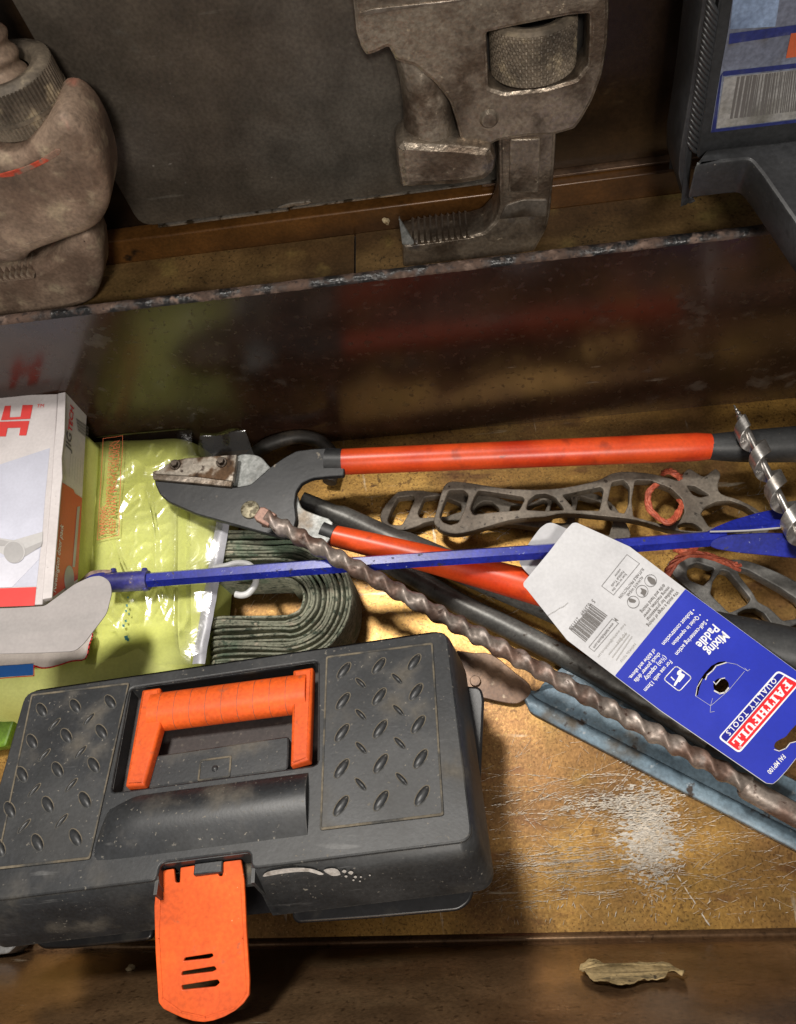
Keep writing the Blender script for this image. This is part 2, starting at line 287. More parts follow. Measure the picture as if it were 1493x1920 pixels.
# ------------------------------------------------------------------ object helpers
def wl(o): return np.array(o['_wl']) if o is not None else np.zeros(3)
ROOTS = []
def thing(name, label, cat, loc, group=None):
    o = bpy.data.objects.new(name, None); COL.objects.link(o); o.empty_display_size = .01
    o.location = [float(k) for k in loc]; o['label'] = label; o['category'] = cat; o['_wl'] = [float(k) for k in loc]
    if group: o['group'] = group
    ROOTS.append(o); return o
def tag(o, label, cat, group=None, kind=None):
    if label: o['label'] = label
    if cat: o['category'] = cat
    if group: o['group'] = group
    if kind: o['kind'] = kind
    return o
def obj(name, verts, faces, mat, parent=None, smooth=35, sub=0):
    v = np.array(verts, float); c = (v.max(0)+v.min(0))/2
    me = bpy.data.meshes.new(name); me.from_pydata((v-c).tolist(), [], [list(f) for f in faces])
    return link(name, me, c, mat, parent, smooth, sub)
def link(name, me, c, mat, parent, smooth=35, sub=0):
    me.materials.clear(); me.materials.append(MT[mat] if isinstance(mat, str) else mat)
    if smooth:
        me.shade_smooth(); me.set_sharp_from_angle(angle=math.radians(smooth))
    me.update()
    o = bpy.data.objects.new(name, me); COL.objects.link(o)
    o.location = [float(k) for k in (np.array(c)-wl(parent))]; o['_wl'] = [float(k) for k in c]
    if parent: o.parent = parent
    if sub:
        md = o.modifiers.new('s', 'SUBSURF'); md.levels = sub; md.render_levels = sub
    ROOTS.append(o); return o
class MB:
    def __init__(s): s.v = []; s.f = []
    def add(s, v, f):
        k = len(s.v); s.v += [tuple(map(float, p)) for p in v]; s.f += [[i+k for i in q] for q in f]; return s
    def box(s, fr, a0, a1, b0, b1, c0, c1):
        q = [fr.w(a, b, c) for c in (c0, c1) for b in (b0, b1) for a in (a0, a1)]
        return s.add(q, [(0, 2, 3, 1), (4, 5, 7, 6), (0, 1, 5, 4), (2, 6, 7, 3), (0, 4, 6, 2), (1, 3, 7, 5)])
    def mesh(s, vf): return s.add(*vf)
    def build(s, name, mat, parent=None, smooth=35, bevel=0, sub=0):
        o = obj(name, s.v, s.f, mat, parent, smooth, sub)
        if bevel:
            md = o.modifiers.new('b', 'BEVEL'); md.width = bevel; md.segments = 2; md.limit_method = 'ANGLE'; md.angle_limit = math.radians(40)
        return o
def spl(pts, n=4, closed=True):                    # catmull-rom
    p = [np.array(q, float) for q in pts]; out = []; N = len(p)
    for i in range(N if closed else N-1):
        a, b, c, d = (p[(i-1) % N], p[i], p[(i+1) % N], p[(i+2) % N]) if closed else (p[max(i-1, 0)], p[i], p[i+1], p[min(i+2, N-1)])
        for k in range(n):
            t = k/n; out.append(.5*((2*b)+(-a+c)*t+(2*a-5*b+4*c-d)*t*t+(-a+3*b-3*c+d)*t**3))
    if not closed: out.append(p[-1])
    return out
def rounded(pts, r, n=4):                          # round the corners of a polygon
    p = [np.array(q, float) for q in pts]; out = []; N = len(p)
    for i in range(N):
        a, b, c = p[i-1], p[i], p[(i+1) % N]
        rr = min(r, np.linalg.norm(a-b)*.45, np.linalg.norm(c-b)*.45)
        s = b+(a-b)/np.linalg.norm(a-b)*rr; e = b+(c-b)/np.linalg.norm(c-b)*rr
        for k in range(n+1):
            t = k/n; out.append((1-t)**2*s+2*t*(1-t)*b+t*t*e)
    return out
def curve_mesh(loops, extrude, bevel, res=1):
    cu = bpy.data.curves.new('t', 'CURVE'); cu.dimensions = '2D'; cu.fill_mode = 'BOTH'
    cu.extrude = max(extrude/2-bevel, 0.00001); cu.bevel_depth = bevel; cu.bevel_resolution = res; cu.offset = -bevel
    for lp in loops:
        sp = cu.splines.new('POLY'); sp.points.add(len(lp)-1); sp.use_cyclic_u = True
        for q, pt in zip(lp, sp.points): pt.co = (float(q[0]), float(q[1]), 0, 1)
    ob = bpy.data.objects.new('t', cu); me = bpy.data.meshes.new_from_object(ob)
    n = len(me.vertices); co = np.empty(n*3); me.vertices.foreach_get('co', co)
    fs = [tuple(p.vertices) for p in me.polygons]
    bpy.data.objects.remove(ob); bpy.data.curves.remove(cu); bpy.data.meshes.remove(me)
    return co.reshape(-1, 3), fs
def plate_vf(fr, loops_local, h, t, bevel=.0006, res=1):
    co, fs = curve_mesh(loops_local, t, bevel, res)
    return [fr.w(a, b, h-t/2+c) for a, b, c in co], fs
def plate(name, fr, loops_px, h, t, mat, parent=None, bevel=.0006, smooth_n=0, round_px=0, wob=0):
    """loops given in picture pixels, seen on the frame's plane at height h; t thick below it"""
    L = []
    for lp in loops_px:
        if smooth_n: lp = spl(lp, smooth_n)
        elif round_px: lp = rounded(lp, round_px)
        L.append([fr.px(x, y, h) for x, y in lp])
    v, f = plate_vf(fr, L, h, t, bevel)
    if wob: v = [p+fr.n*wob*noise.noise(Vector(p)*60) for p in v]
    return obj(name, v, f, mat, parent, 30)
def sheet(name, fr, pts_px, h, mat, parent, smooth_n=0, round_px=0, holes=()):   # flat print, lying on a surface
    return plate(name, fr, [pts_px, *holes], h+.0001, .0001, mat, parent, 0.00001, smooth_n, round_px)
def line(name, fr, pts_px, width, h, mat, parent, closed=False):
    p = [fr.px(x, y, h) for x, y in pts_px]; N = len(p); m = MB()
    for i in range(N if closed else N-1):
        a, b = p[i], p[(i+1) % N]; d = (b-a)/max(np.linalg.norm(b-a), 1e-9); q = np.array([-d[1], d[0]])*width/2; e = d*width/2
        m.add([fr.w(*k, h) for k in (a-q-e, b-q+e, b+q+e, a+q-e)], [(0, 1, 2, 3)])
    return m.build(name, mat, parent, 0)
_font_cache = {}
def text(s, fr, a_px, b_px, h, mat, parent, tall=1.0, bold=0.0, name='printed_text', space=1.0):
    """baseline runs from a to b (pixels on the plane), stretched to that length"""
    key = (s, bold, space)
    if key not in _font_cache:
        cu = bpy.data.curves.new('t', 'FONT'); cu.body = s; cu.size = 1; cu.offset = bold; cu.space_character = space; cu.resolution_u = 2; cu.fill_mode = 'FRONT'
        ob = bpy.data.objects.new('t', cu); COL.objects.link(ob)
        me = bpy.data.meshes.new_from_object(ob.evaluated_get(bpy.context.evaluated_depsgraph_get()))
        co = np.empty(len(me.vertices)*3); me.vertices.foreach_get('co', co); co = co.reshape(-1, 3); fs = [tuple(p.vertices) for p in me.polygons]
        bpy.data.objects.remove(ob); bpy.data.curves.remove(cu); bpy.data.meshes.remove(me); _font_cache[key] = (co, fs)
    co, fs = _font_cache[key]
    A = fr.px(*a_px, h); B = fr.px(*b_px, h); L_ = np.linalg.norm(B-A); d = (B-A)/L_; u = np.array([-d[1], d[0]])
    x0, x1 = co[:, 0].min(), co[:, 0].max(); k = L_/(x1-x0)
    v = [fr.w(*(A+d*(c[0]-x0)*k+u*c[1]*k*tall), h) for c in co]
    return obj(name, v, fs, mat, parent, 0)
def tube_vf(pts, radii, n=14, sec=None, twist=None, cap=True, up=(0, 0, 1)):
    p = [np.array(q, float) for q in pts]; V = []; Fc = []
    up = np.array(up, float); N = len(p)
    for i in range(N):
        d = p[min(i+1, N-1)]-p[max(i-1, 0)]; d /= np.linalg.norm(d)
        a = np.cross(d, up); a /= np.linalg.norm(a); b = np.cross(a, d)
        r = radii[i] if hasattr(radii, '__len__') else radii
        for k in range(n):
            th = 2*math.pi*k/n; rr = r*(sec(th-(twist(i) if twist else 0)) if sec else 1)
            V.append(p[i]+a*rr*math.cos(th)+b*rr*math.sin(th))
    for i in range(N-1):
        for k in range(n):
            Fc.append((i*n+k, i*n+(k+1) % n, (i+1)*n+(k+1) % n, (i+1)*n+k))
    if cap: Fc.append(tuple(range(n))[::-1]); Fc.append(tuple((N-1)*n+k for k in range(n)))
    return V, [f[::-1] for f in Fc]
def tube(name, pts, radii, mat, parent=None, n=14, smooth=40, **kw):
    v, f = tube_vf(pts, radii, n, **kw); return obj(name, v, f, mat, parent, smooth)
def path(pts, n=8): return spl(pts, n, closed=False)
def W(pxz): return [P(x, y, z) for x, y, z in pxz]
def ring_loft(fr, rings):
    """rings: list of (loop2d, c) of equal count"""
    V = []; Fc = []; n = len(rings[0][0])
    for lp, c in rings: V += [fr.w(a, b, c) for a, b in lp]
    for i in range(len(rings)-1):
        for k in range(n): Fc.append((i*n+k, i*n+(k+1) % n, (i+1)*n+(k+1) % n, (i+1)*n+k))
    return V, Fc
def rrect(a0, a1, b0, b1, r, n=5):
    out = []
    for cx, cy, s in ((a1-r, b1-r, 0), (a0+r, b1-r, 90), (a0+r, b0+r, 180), (a1-r, b0+r, 270)):
        for k in range(n+1):
            t = math.radians(s+90*k/n); out.append((cx+r*math.cos(t), cy+r*math.sin(t)))
    return out
def dome_vf(fr, a, b, h, ra, rb, ht, rot=0, n=12, rings=3):
    V = []; Fc = []
    for j in range(rings+1):
        t = j/rings*math.pi/2
        for k in range(n):
            th = 2*math.pi*k/n; x = ra*math.cos(t)*math.cos(th); y = rb*math.cos(t)*math.sin(th)
            V.append(fr.w(a+x*math.cos(rot)-y*math.sin(rot), b+x*math.sin(rot)+y*math.cos(rot), h+ht*math.sin(t)))
    for j in range(rings):
        for k in range(n): Fc.append((j*n+k, j*n+(k+1) % n, (j+1)*n+(k+1) % n, (j+1)*n+k))
    return V, Fc
def disc_vf(fr, a, b, h, r, t, n=20, bev=.12):
    rg = [([(a+rr*math.cos(2*math.pi*k/n), b+rr*math.sin(2*math.pi*k/n)) for k in range(n)], c) for rr, c in ((r, h-t), (r, h-t*bev*2), (r*(1-bev), h))]
    V, Fc = ring_loft(fr, rg); Fc.append(tuple(2*n+k for k in range(n))); return V, Fc
def patch_vf(c00, c10, c11, c01, hfun, nu, nv):
    """bilinear sheet; hfun(u,v,x,y) -> z"""
    V = []; Fc = []
    for j in range(nv+1):
        for i in range(nu+1):
            u, v = i/nu, j/nv; q = (1-u)*(1-v)*c00+u*(1-v)*c10+u*v*c11+(1-u)*v*c01
            V.append((q[0], min(q[1], .3835-.004*(1-v)), hfun(u, v, q[0], q[1])))
    for j in range(nv):
        for i in range(nu):
            k = j*(nu+1)+i; Fc.append((k, k+1, k+nu+2, k+nu+1))
    return V, Fc
def N3(x, y, z=0., s=1.): return noise.noise(Vector((x*s, y*s, z)))

# ------------------------------------------------------------------ the chest (setting)
WX0, WX1 = -.62, .52
YF, YD = -.0196, .3865                              # front fold, divider foot
FL = flat(0)
def grid_sheet(name, x0, x1, y0, y1, zf, nx, ny, mat):
    v, f = patch_vf(*[np.array(q) for q in ((x0, y0), (x1, y0), (x1, y1), (x0, y1))], zf, nx, ny)
    v = [(p[0], y0+(y1-y0)*(i//(nx+1))/ny, p[2]) for i, p in enumerate(v)]
    return tag(obj(name, v, f, mat, None, 60), None, None, kind='structure')
floor = grid_sheet('floor', WX0, WX1, YF, YD+.02, lambda u, v, x, y: .0006*N3(x, y, 0, 14), 60, 24, 'floor')
# sloped glossy front wall with a small rolled fold
v, f = [], []
prof = [(YF+.0002, .0007), (YF-.002, .0030), (YF-.004, .0036), (YF-.0050, .003), (YF-.0065, .006), (YF-.0205, .062), (YF-.0375, .130), (YF-.0395, .1345), (YF-.043, .136), (YF-.056, .136)]
nx = 40
for (yy, zz) in prof:
    for i in range(nx+1): v.append((WX0+(WX1-WX0)*i/nx, yy, zz+.0007*N3(WX0+(WX1-WX0)*i/nx*9, yy*9, 3)))
for j in range(len(prof)-1):
    for i in range(nx): k = j*(nx+1)+i; f.append((k, k+nx+1, k+nx+2, k+1))
tag(obj('front_wall', v, f, 'brown', None, 50), None, None, kind='structure')
# divider
ZD = .2045
m = MB(); m.box(FL, WX0, WX1, YD, YD+.0065, -.005, ZD); dv = m.build('divider_wall', 'divider'); tag(dv, None, None, kind='structure')
v, f = [], []
nx, ns = 420, 10
for i in range(nx+1):
    x = WX0+(WX1-WX0)*i/nx
    for k in range(ns):
        th = math.pi*k/(ns-1); rr = .0042+.0007*max(0, N3(x, k*.4, 1, 70))+.0004*N3(x, k, 5, 260)
        v.append((x, YD+.0033-math.cos(th)*rr*1.02, ZD-.001+math.sin(th)*rr*.75))
for i in range(nx):
    for k in range(ns-1): a = i*ns+k; f.append((a, a+1, a+ns+1, a+ns))
obj('rusty_edge', v, f, 'rust', dv, 60)
# rear shelf
ZS = .17
m = MB(); m.box(FL, WX0, -.0885, YD+.0075, .466, ZS-.004, ZS); rf = m.build('rear_shelf', 'rearfloor'); tag(rf, None, None, kind='structure')
m = MB(); m.box(FL, -.0884, -.0871, YD+.0076, .4659, ZS-.006, ZS-.0022); sj = m.build('seam', 'dark', rf)  # dark strip fills the open gap and paints in its shade
m = MB(); m.box(FL, -.0870, WX1, YD+.0075, .466, ZS-.004, ZS+.0004); tag(m.build('rear_shelf', 'rearfloor'), None, None, kind='structure')
m = MB(); m.box(FL, WX0, WX1, .4665, .482, ZS-.004, .192); tag(m.build('rail', 'rail', bevel=.0015), None, None, kind='structure')
m = MB(); m.box(FL, WX0, WX1, .486, .496, .15, .75); tag(m.build('back_wall', 'backwall'), None, None, kind='structure')
m = MB(); m.box(FL, .012, WX1, .479, .4855, .1950, .75); tag(m.build('back_board', 'backwall', bevel=.001), None, None, kind='structure')
m = MB(); m.box(FL, .012, WX1, .4735, .4830, .1925, .1945); tag(m.build('back_board_edge', 'tongue', bevel=.0005), None, None, kind='structure')

# scratches in the tin, one piece of uncountable wear
def scratches():
    m = MB(); rnd = random.Random(3)
    def dash(x, y, L_, ang, wd):
        zz = rnd.uniform(.0009, .0016); d = np.array([math.cos(ang), math.sin(ang)])*L_/2; q = np.array([-math.sin(ang), math.cos(ang)])*wd/2; c = np.array([x, y])
        m.add([(*k, zz) for k in (c-d, c-d*.3-q, c+d*.5-q*.8, c+d, c+d*.3+q, c-d*.5+q*.8)], [(0, 1, 2, 3, 4, 5)])
    def stroke(x, y, L_, ang, wd, curve=0):
        if L_ < .006: return dash(x, y, L_, ang, wd)
        t = -L_/2
        while t < L_/2:
            l = rnd.uniform(.0012, .005)
            if rnd.random() < .72:
                k = t+l/2; dash(x+math.cos(ang)*k-math.sin(ang)*curve*k*k*18+rnd.gauss(0, .00015), y+math.sin(ang)*k+math.cos(ang)*curve*k*k*18+rnd.gauss(0, .00015), l*1.15, ang+curve*k*30+rnd.gauss(0, .05), wd*rnd.uniform(.5, 1.1))
            t += l
    def region(pts, n, lens, ang, sd, wd, cen=None, sig=None):
        for _ in range(n):
            if cen: x = rnd.gauss(cen[0], sig[0]); y = rnd.gauss(cen[1], sig[1])
            else:
                x = rnd.uniform(pts[0], pts[2]); y = rnd.uniform(pts[1], pts[3])
            q = P(x, y); L_ = rnd.uniform(*lens)
            if q[1]-.6*L_ < YF+.001: continue
            stroke(q[0], q[1], L_*.6 if abs(ang) > .9 else L_, ang+rnd.gauss(0, sd), rnd.uniform(*wd)*.75, rnd.gauss(0, .10))
    region(None, 620, (.0012, .0065), .05, .45, (.00022, .0007), (1212, 1545), (30, 44))     # white worn patch
    region(None, 380, (.0012, .005), .3, .9, (.00025, .0008), (1228, 1605), (20, 36))
    region(None, 60, (.010, .030), .05, .12, (.0003, .0010), (1150, 1505), (60, 14))
    region(None, 260, (.0012, .005), .05, .3, (.0003, .0009), (1150, 1510), (50, 12))
    region(None, 150, (.012, .040), .03, .12, (.0002, .0004), (1150, 1590), (110, 60))
    region((900, 1440, 1360, 1710), 120, (.02, .065), .08, .30, (.0002, .0005))
    region((930, 1600, 1180, 1640), 46, (.02, .06), .06, .06, (.0002, .0006))
    region((910, 1670, 1150, 1720), 70, (.012, .05), .12, .1, (.0002, .0006))
    region((640, 1733, 930, 1748), 110, (.008, .03), .02, .06, (.0003, .0009))
    region((930, 1330, 1250, 1720), 110, (.006, .026), .5, .6, (.0002, .0004))
    region((1250, 1560, 1493, 1730), 70, (.004, .02), .05, .4, (.0002, .0005))
    region((940, 1680, 1490, 1738), 60, (.003, .009), 1.2, .3, (.0003, .0007))
    region((650, 940, 960, 1180), 90, (.006, .025), -.5, .8, (.0002, .0005))
    region((720, 955, 960, 1010), 60, (.004, .016), .2, .6, (.0003, .0009))
    region((460, 1090, 570, 1150), 22, (.006, .02), 1.0, .4, (.0002, .0005))
    region((1300, 900, 1450, 960), 22, (.004, .012), .5, .6, (.0003, .0008))
    q0, q1 = P(1268, 1640), P(1325, 1728); stroke((q0[0]+q1[0])/2, (q0[1]+q1[1])/2, np.linalg.norm(q1-q0), math.atan2(q1[1]-q0[1], q1[0]-q0[0]), .0011)
    o = m.build('scratches', 'scratch', floor, 0); o['kind'] = 'stuff'
scratches()

# steel sheet standing against the back board
LB = thing('steel_sheet', 'large dull dark grey steel sheet standing behind the two pipe wrenches', 'metal sheet', (-.12, .472, .1935))
fr = Frame((0, .4715, .2), (1, 0, 0), (0, 0, 1))
m = MB(); v, f = plate_vf(fr, [rounded([(-.2497, -.001), (.028, -.001), (.028, .5), (-.2497, .5)], .012)], 0, .0055, .0008); m.add(v, f); m.build('sheet_panel', 'panel', LB)
m = MB(); m.box(Frame((0, 0, 0), (1, 0, 0), (0, 1, 0)), -.236, -.1335, .4700, .4745, .1972, .1985); m.box(FL, -.1320, .026, .4706, .4746, .1978, .1989)
m.build('bare_edge', 'edge', LB)
v, f = plate_vf(Frame((0, .4702, .2), (1, 0, 0), (0, 0, 1)), [spl([(-.141, .001), (-.131, .0035), (-.116, .003), (-.118, .0008), (-.13, .0002)], 3)], 0, .0012, .0003); obj('bent_lip', v, f, 'edge', LB)

# ------------------------------------------------------------------ pipe wrench standing in the middle
def tooth_row(parent, fr, a0, a1, n, b, ht, c0, c1, mat):
    for i in range(n):
        x0 = a0+(a1-a0)*i/n; x1 = a0+(a1-a0)*(i+1)/n; xm = x0+(x1-x0)*.3
        q = [fr.w(x, y, c) for c in (c0, c1) for x, y in ((x0, b-.002), (x1, b-.002), (xm, b+ht))]
        obj('tooth', q, [(0, 2, 1), (3, 4, 5), (0, 1, 4, 3), (1, 2, 5, 4), (2, 0, 3, 5)], mat, parent, 20)
def knurled(name, fr, a, r, b0, b1, mat, parent, c, nk=64, slant=.62):
    """nut with its axis along the frame's v"""
    V = []; Fc = []; nb = 44; n = 220
    prof_ = [(b0, r*.80), (b0+.0008, r*.90), (b0+.0025, r*.985)]+[(b0+.003+(b1-b0-.006)*i/nb, r) for i in range(nb+1)]+[(b1-.0025, r*.985), (b1-.0008, r*.90), (b1, r*.80), (b1-.0015, r*.62), (b1-.006, r*.5)]
    for j, (b, rr) in enumerate(prof_):
        mid = 3 <= j <= nb+3
        for k in range(n):
            th = 2*math.pi*k/n; q = rr
            if mid:
                p1 = nk*th+b/r*nk*slant; p2 = nk*th-b/r*nk*slant
                q -= .0008*max(abs(math.cos(p1/2))**6, abs(math.cos(p2/2))**6)
            V.append(fr.w(a+q*math.cos(th), b, c+q*math.sin(th)))
    for j in range(len(prof_)-1):
        for k in range(n): Fc.append((j*n+k, (j+1)*n+k, (j+1)*n+(k+1) % n, j*n+(k+1) % n))
    return obj(name, V, Fc, mat, parent, 20)
WF = Frame((0, .430, ZS), (1, 0, 0), (0, .13, 1))
WR = thing('pipe_wrench', 'big dark brown pipe wrench standing upright with diamond-knurled nut, in the middle', 'pipe wrench', (.04, .448, ZS), 'pipe wrenches standing behind the divider')
housing = ZW([(120, -140), (150, 0), (165, 150), (190, 225), (216, 264), (260, 252), (320, 222), (352, 288), (440, 312), (540, 395), (605, 480), (638, 580), (655, 660), (720, 700), (780, 690), (830, 662), (960, 640), (1100, 632), (1190, 605), (1225, 560), (1275, 470), (1320, 350), (1345, 200), (1352, 60), (1350, -140)])
slot = ZW([(778, 158), (860, 138), (1010, 108), (1160, 78), (1256, 68), (1254, 200), (1248, 300), (1190, 368), (1050, 408), (862, 428), (790, 405)])
plate('housing', WF, [rounded(housing, 5), rounded(slot, 4)], .004, .024, 'wrench', WR, .0026)
plate('slot_back', WF, [ZW([(700, 60), (1300, 20), (1290, 420), (720, 470)])], -.0185, .003, 'dark', WR)
a0 = WF.px(*ZW([(800, 270)])[0], .006)[0]; a1 = WF.px(*ZW([(1222, 250)])[0], .006)[0]
bt = WF.px(*ZW([(1010, 150)])[0], .010)[1]; bb = WF.px(*ZW([(1010, 425)])[0], .010)[1]
knurled('adjusting_nut', WF, (a0+a1)/2, (a1-a0)/2, bb, bt, 'nut', WR, -.0155)
m = MB(); q = WF.px(*ZW([(790, 562)])[0], .006); m.add(*disc_vf(WF, q[0], q[1], .0065, .0062, .004, bev=.3)); m.build('pivot_pin', 'wrench', WR)
# shoulder above the fixed jaw: a rounded column growing out of the housing
cols = []
axis_px = ZW([(405, 190), (432, 330), (472, 430), (496, 520), (510, 600), (518, 690)]); rad = [62, 86, 104, 114, 120, 130]
pts = []; rr = []
for (x, y), r_ in zip(axis_px, rad):
    q = WF.px(x, y, .010); pts.append(WF.w(q[0], q[1], -.0105)); rr.append(r_/2.488*np.linalg.norm(WF.px(x+1, y, .01)-q))
pts = path(pts, 5); rr = list(np.interp(np.linspace(0, 1, len(pts)), np.linspace(0, 1, len(rr)), rr))
tube('jaw_column', pts, rr, 'wrench', WR, 20, up=(0, 1, 0))
plate('fixed_jaw', WF, [rounded(ZW([(352, 690), (385, 660), (520, 668), (640, 672), (800, 690), (826, 745), (815, 810), (770, 850), (640, 872), (380, 884), (360, 780)]), 5)], .010, .030, 'wrench', WR, .0055)
hook = ZW([(832, 600), (1106, 600), (1098, 760), (1076, 1000), (1058, 1078), (1000, 1180), (960, 1260), (390, 1330), (385, 1142), (440, 1132), (700, 1098), (765, 1080), (815, 1030), (838, 960)])
HJ = plate('hook_jaw', WF, [rounded(hook, 5)], .003, .029, 'wrench', WR, .0028)
plate('shank_ridge', WF, [rounded(ZW([(888, 650), (1030, 645), (1020, 900), (880, 900)]), 4)], .0042, .003, 'wrench', WR, .001)
plate('hook_shoulder', WF, [rounded(ZW([(835, 1025), (870, 955), (950, 930), (1062, 930), (1058, 1012), (960, 1012)]), 5)], .0042, .002, 'wrench_bright', WR, .0008)
A = WF.px(*ZW([(425, 1135)])[0], .003); B = WF.px(*ZW([(705, 1100)])[0], .003)
tooth_row(HJ, WF, A[0], B[0], 10, (A[1]+B[1])/2, .0014, -.0255, .0028, 'wrench_bright')
plate('jaw_tip', WF, [rounded(ZW([(368, 1018), (440, 1134), (436, 1142), (384, 1142)]), 2)], .0032, .003, 'silver', WR, .0005)
plate('lit_block_top', WF, [ZW([(185, 60), (240, 42), (560, 8), (700, -8), (700, 0), (420, 38), (190, 74)])], .0048, .001, 'wrench_bright', WR, .0002)  # bright strip painted in for the lit top of the block

# ------------------------------------------------------------------ pipe wrench at the left edge
LW = thing('pipe_wrench', 'dusty old pipe wrench with worn red paint cut off by the left edge', 'pipe wrench', (-.33, .43, ZS), 'pipe wrenches standing behind the divider')
LF = Frame((0, .418, ZS), (1, 0, 0), (0, .05, 1))
def blob(name, fr, outline_px, h, t, mat, parent, inset=.55, nz=.0016, smooth_n=4):
    lp = [fr.px(x, y, h) for x, y in spl(outline_px, smooth_n)]; c = np.mean(lp, axis=0)
    rings = []
    for s, hh in ((.0, h), (.35, h), (.62, h-t*.02), (.82, h-t*.10), (.94, h-t*.24), (1.0, h-t*.45), (.99, h-t*.7), (.93, h-t)):
        rings.append(([tuple(c+(np.array(q)-c)*max(s, .02)) for q in lp], hh))
    V, Fc = ring_loft(fr, rings)
    V = [np.array(q)+fr.n*nz*noise.noise(Vector(q)*70)*2+fr.v*nz*noise.noise(Vector(q)*55+Vector((5, 5, 5))) for q in V]
    return obj(name, V, Fc, mat, parent, 0)
def casting(name, fr, outline_px, h, t, mat, parent, bev, nz=.0007):
    lp = [fr.px(x, y, h) for x, y in spl(outline_px, 3)]
    co, fs = curve_mesh([lp], t, bev, 3); v = [fr.w(a, b, h-t/2+c) for a, b, c in co]
    v = [np.array(q)+nz*np.array(noise.noise_vector(Vector(q)*90)) for q in v]
    return obj(name, v, fs, mat, parent, 28)
casting('lower_jaw', LF, [(-90, 512), (-10, 508), (55, 505), (100, 480), (130, 446), (160, 438), (184, 462), (193, 510), (184, 550), (160, 575), (60, 600), (-90, 610)], -.002, .034, 'wrench_old', LW, .0075, .0004)
casting('housing', LF, [(-95, 300), (-40, 300), (20, 292), (70, 256), (102, 226), (134, 230), (166, 262), (192, 316), (203, 368), (198, 406), (174, 436), (120, 458), (58, 482), (40, 498), (-20, 502), (-95, 504)], .016, .046, 'wrench_old', LW, .0085, .0005)
plate('paint_streak', LF, [spl([(-10, 330), (40, 315), (80, 296), (104, 280), (114, 282), (106, 294), (60, 318), (20, 332)], 3)], .0166, .0014, 'redpaint', LW, .0004)
q = LF.px(-5, 200, .015); 
a_r = LF.px(104, 210, .005)[0]; cx_ = LF.px(-8, 200, .01)[0]
NF = Frame(LF.w(0, 0, 0), (1, 0, 0), (0, .10, 1))
b_hi = LF.px(10, 188, .018)[1]; b_lo = LF.px(60, 285, .018)[1]
knurled('adjusting_nut', LF, cx_, a_r-cx_, b_lo, b_hi, 'nut', LW, -.019, 72, .0)
mid = (b_hi+b_lo)/2-.004
m = MB(); rg = []
for b, k in ((mid-.0014, 1.005), (mid-.0012, 1.02), (mid+.0012, 1.02), (mid+.0014, 1.005)):
    rg += [LF.w(cx_+(a_r-cx_)*k*math.cos(2*math.pi*i/40), b, -.019+(a_r-cx_)*k*math.sin(2*math.pi*i/40)) for i in range(40)]
m.add(rg, [(j*40+i, (j+1)*40+i, (j+1)*40+(i+1) % 40, j*40+(i+1) % 40) for j in range(3) for i in range(40)]); m.build('nut_groove', 'nut', LW)
s_r = (a_r-cx_)*.46; L_ = .10; pts = [LF.w(cx_-.001, b_hi-.012+L_*i/90, -.019) for i in range(91)]
tube('threaded_shank', pts, s_r, 'wrench_old', LW, 24, sec=lambda t: 1+.10*math.cos(t), twist=lambda i: i*.62, up=(0, 1, 0))
A = LF.px(-60, 530, .004); B = LF.px(56, 512, .004); tooth_row(LW, LF, A[0], B[0], 11, B[1]-.003, .003, -.020, .004, 'wrench_old')

# ------------------------------------------------------------------ plastic case at the top right
CS = thing('plastic_case', 'charcoal plastic tool case with a scuffed blue barcode label, top right corner', 'tool case', (.25, .405, .235))
CF = Frame((.2, .408, .235), (1, 0, 0), (0, .10, 1))
face = ZR([(1150, -260), (1052, 0), (985, 430), (925, 850), (930, 905), (1240, 880), (1700, 830), (1800, -260)])
plate('front_face', CF, [rounded(face, 6)], 0, .03, 'case', CS, .002)
plate('rim', CF, [rounded(ZR([(1010, -260), (950, 0), (880, 520), (818, 900), (815, 1010), (845, 1120), (885, 1185), (905, 1000), (918, 850), (985, 430), (1058, 0), (1160, -260)]), 6)], .004, .04, 'case', CS, .0055)
lp = ZR([(948, 30), (830, 860)]); n = 26
for i in range(n):
    t = (i+.5)/n; x = lp[0][0]+(lp[1][0]-lp[0][0])*t+10; y = lp[0][1]+(lp[1][1]-lp[0][1])*t
    a = CF.px(x, y, .004); 
    obj('grip_rib', *dome_vf(CF, a[0]+.004, a[1], .0035, .0062, .0016, .0022, rot=-.9, n=8, rings=2), 'case', CS, 60)
sheet('label', CF, ZR([(1140, -60), (1108, 170), (1060, 430), (1008, 750), (1500, 690), (1800, 655), (1800, -120)]), .0003, 'label', CS)
sheet('label_print', CF, ZR([(1141, -60), (1118, 165), (1375, 150), (1400, -10), (1410, -60)]), .0006, 'labelpale', CS)
sheet('label_print', CF, ZR([(1117, 190), (1110, 250), (1500, 190), (1800, 150), (1800, 95), (1500, 140)]), .0006, 'labelblue', CS)
sheet('label_print', CF, ZR([(1082, 405), (1072, 435), (1036, 740), (1012, 748), (1064, 430)]), .0006, 'labelblue', CS)
sheet('label_print', CF, ZR([(1080, 405), (1500, 358), (1800, 330), (1800, 352), (1500, 385), (1078, 432)]), .0007, 'labelblue', CS)
sheet('label_print', CF, ZR([(1014, 735), (1500, 678), (1800, 640), (1800, 655), (1500, 695), (1010, 752)]), .0007, 'labelblue', CS)
sheet('label_print', CF, ZR([(1465, 190), (1600, 170), (1580, 310), (1435, 330)]), .0007, 'labelred', CS)
sheet('barcode_ground', CF, ZR([(1086, 438), (1500, 395), (1700, 375), (1680, 655), (1500, 672), (1040, 728)]), .0006, 'labelwhite', CS)
m = MB(); rnd = random.Random(5); x = 1160
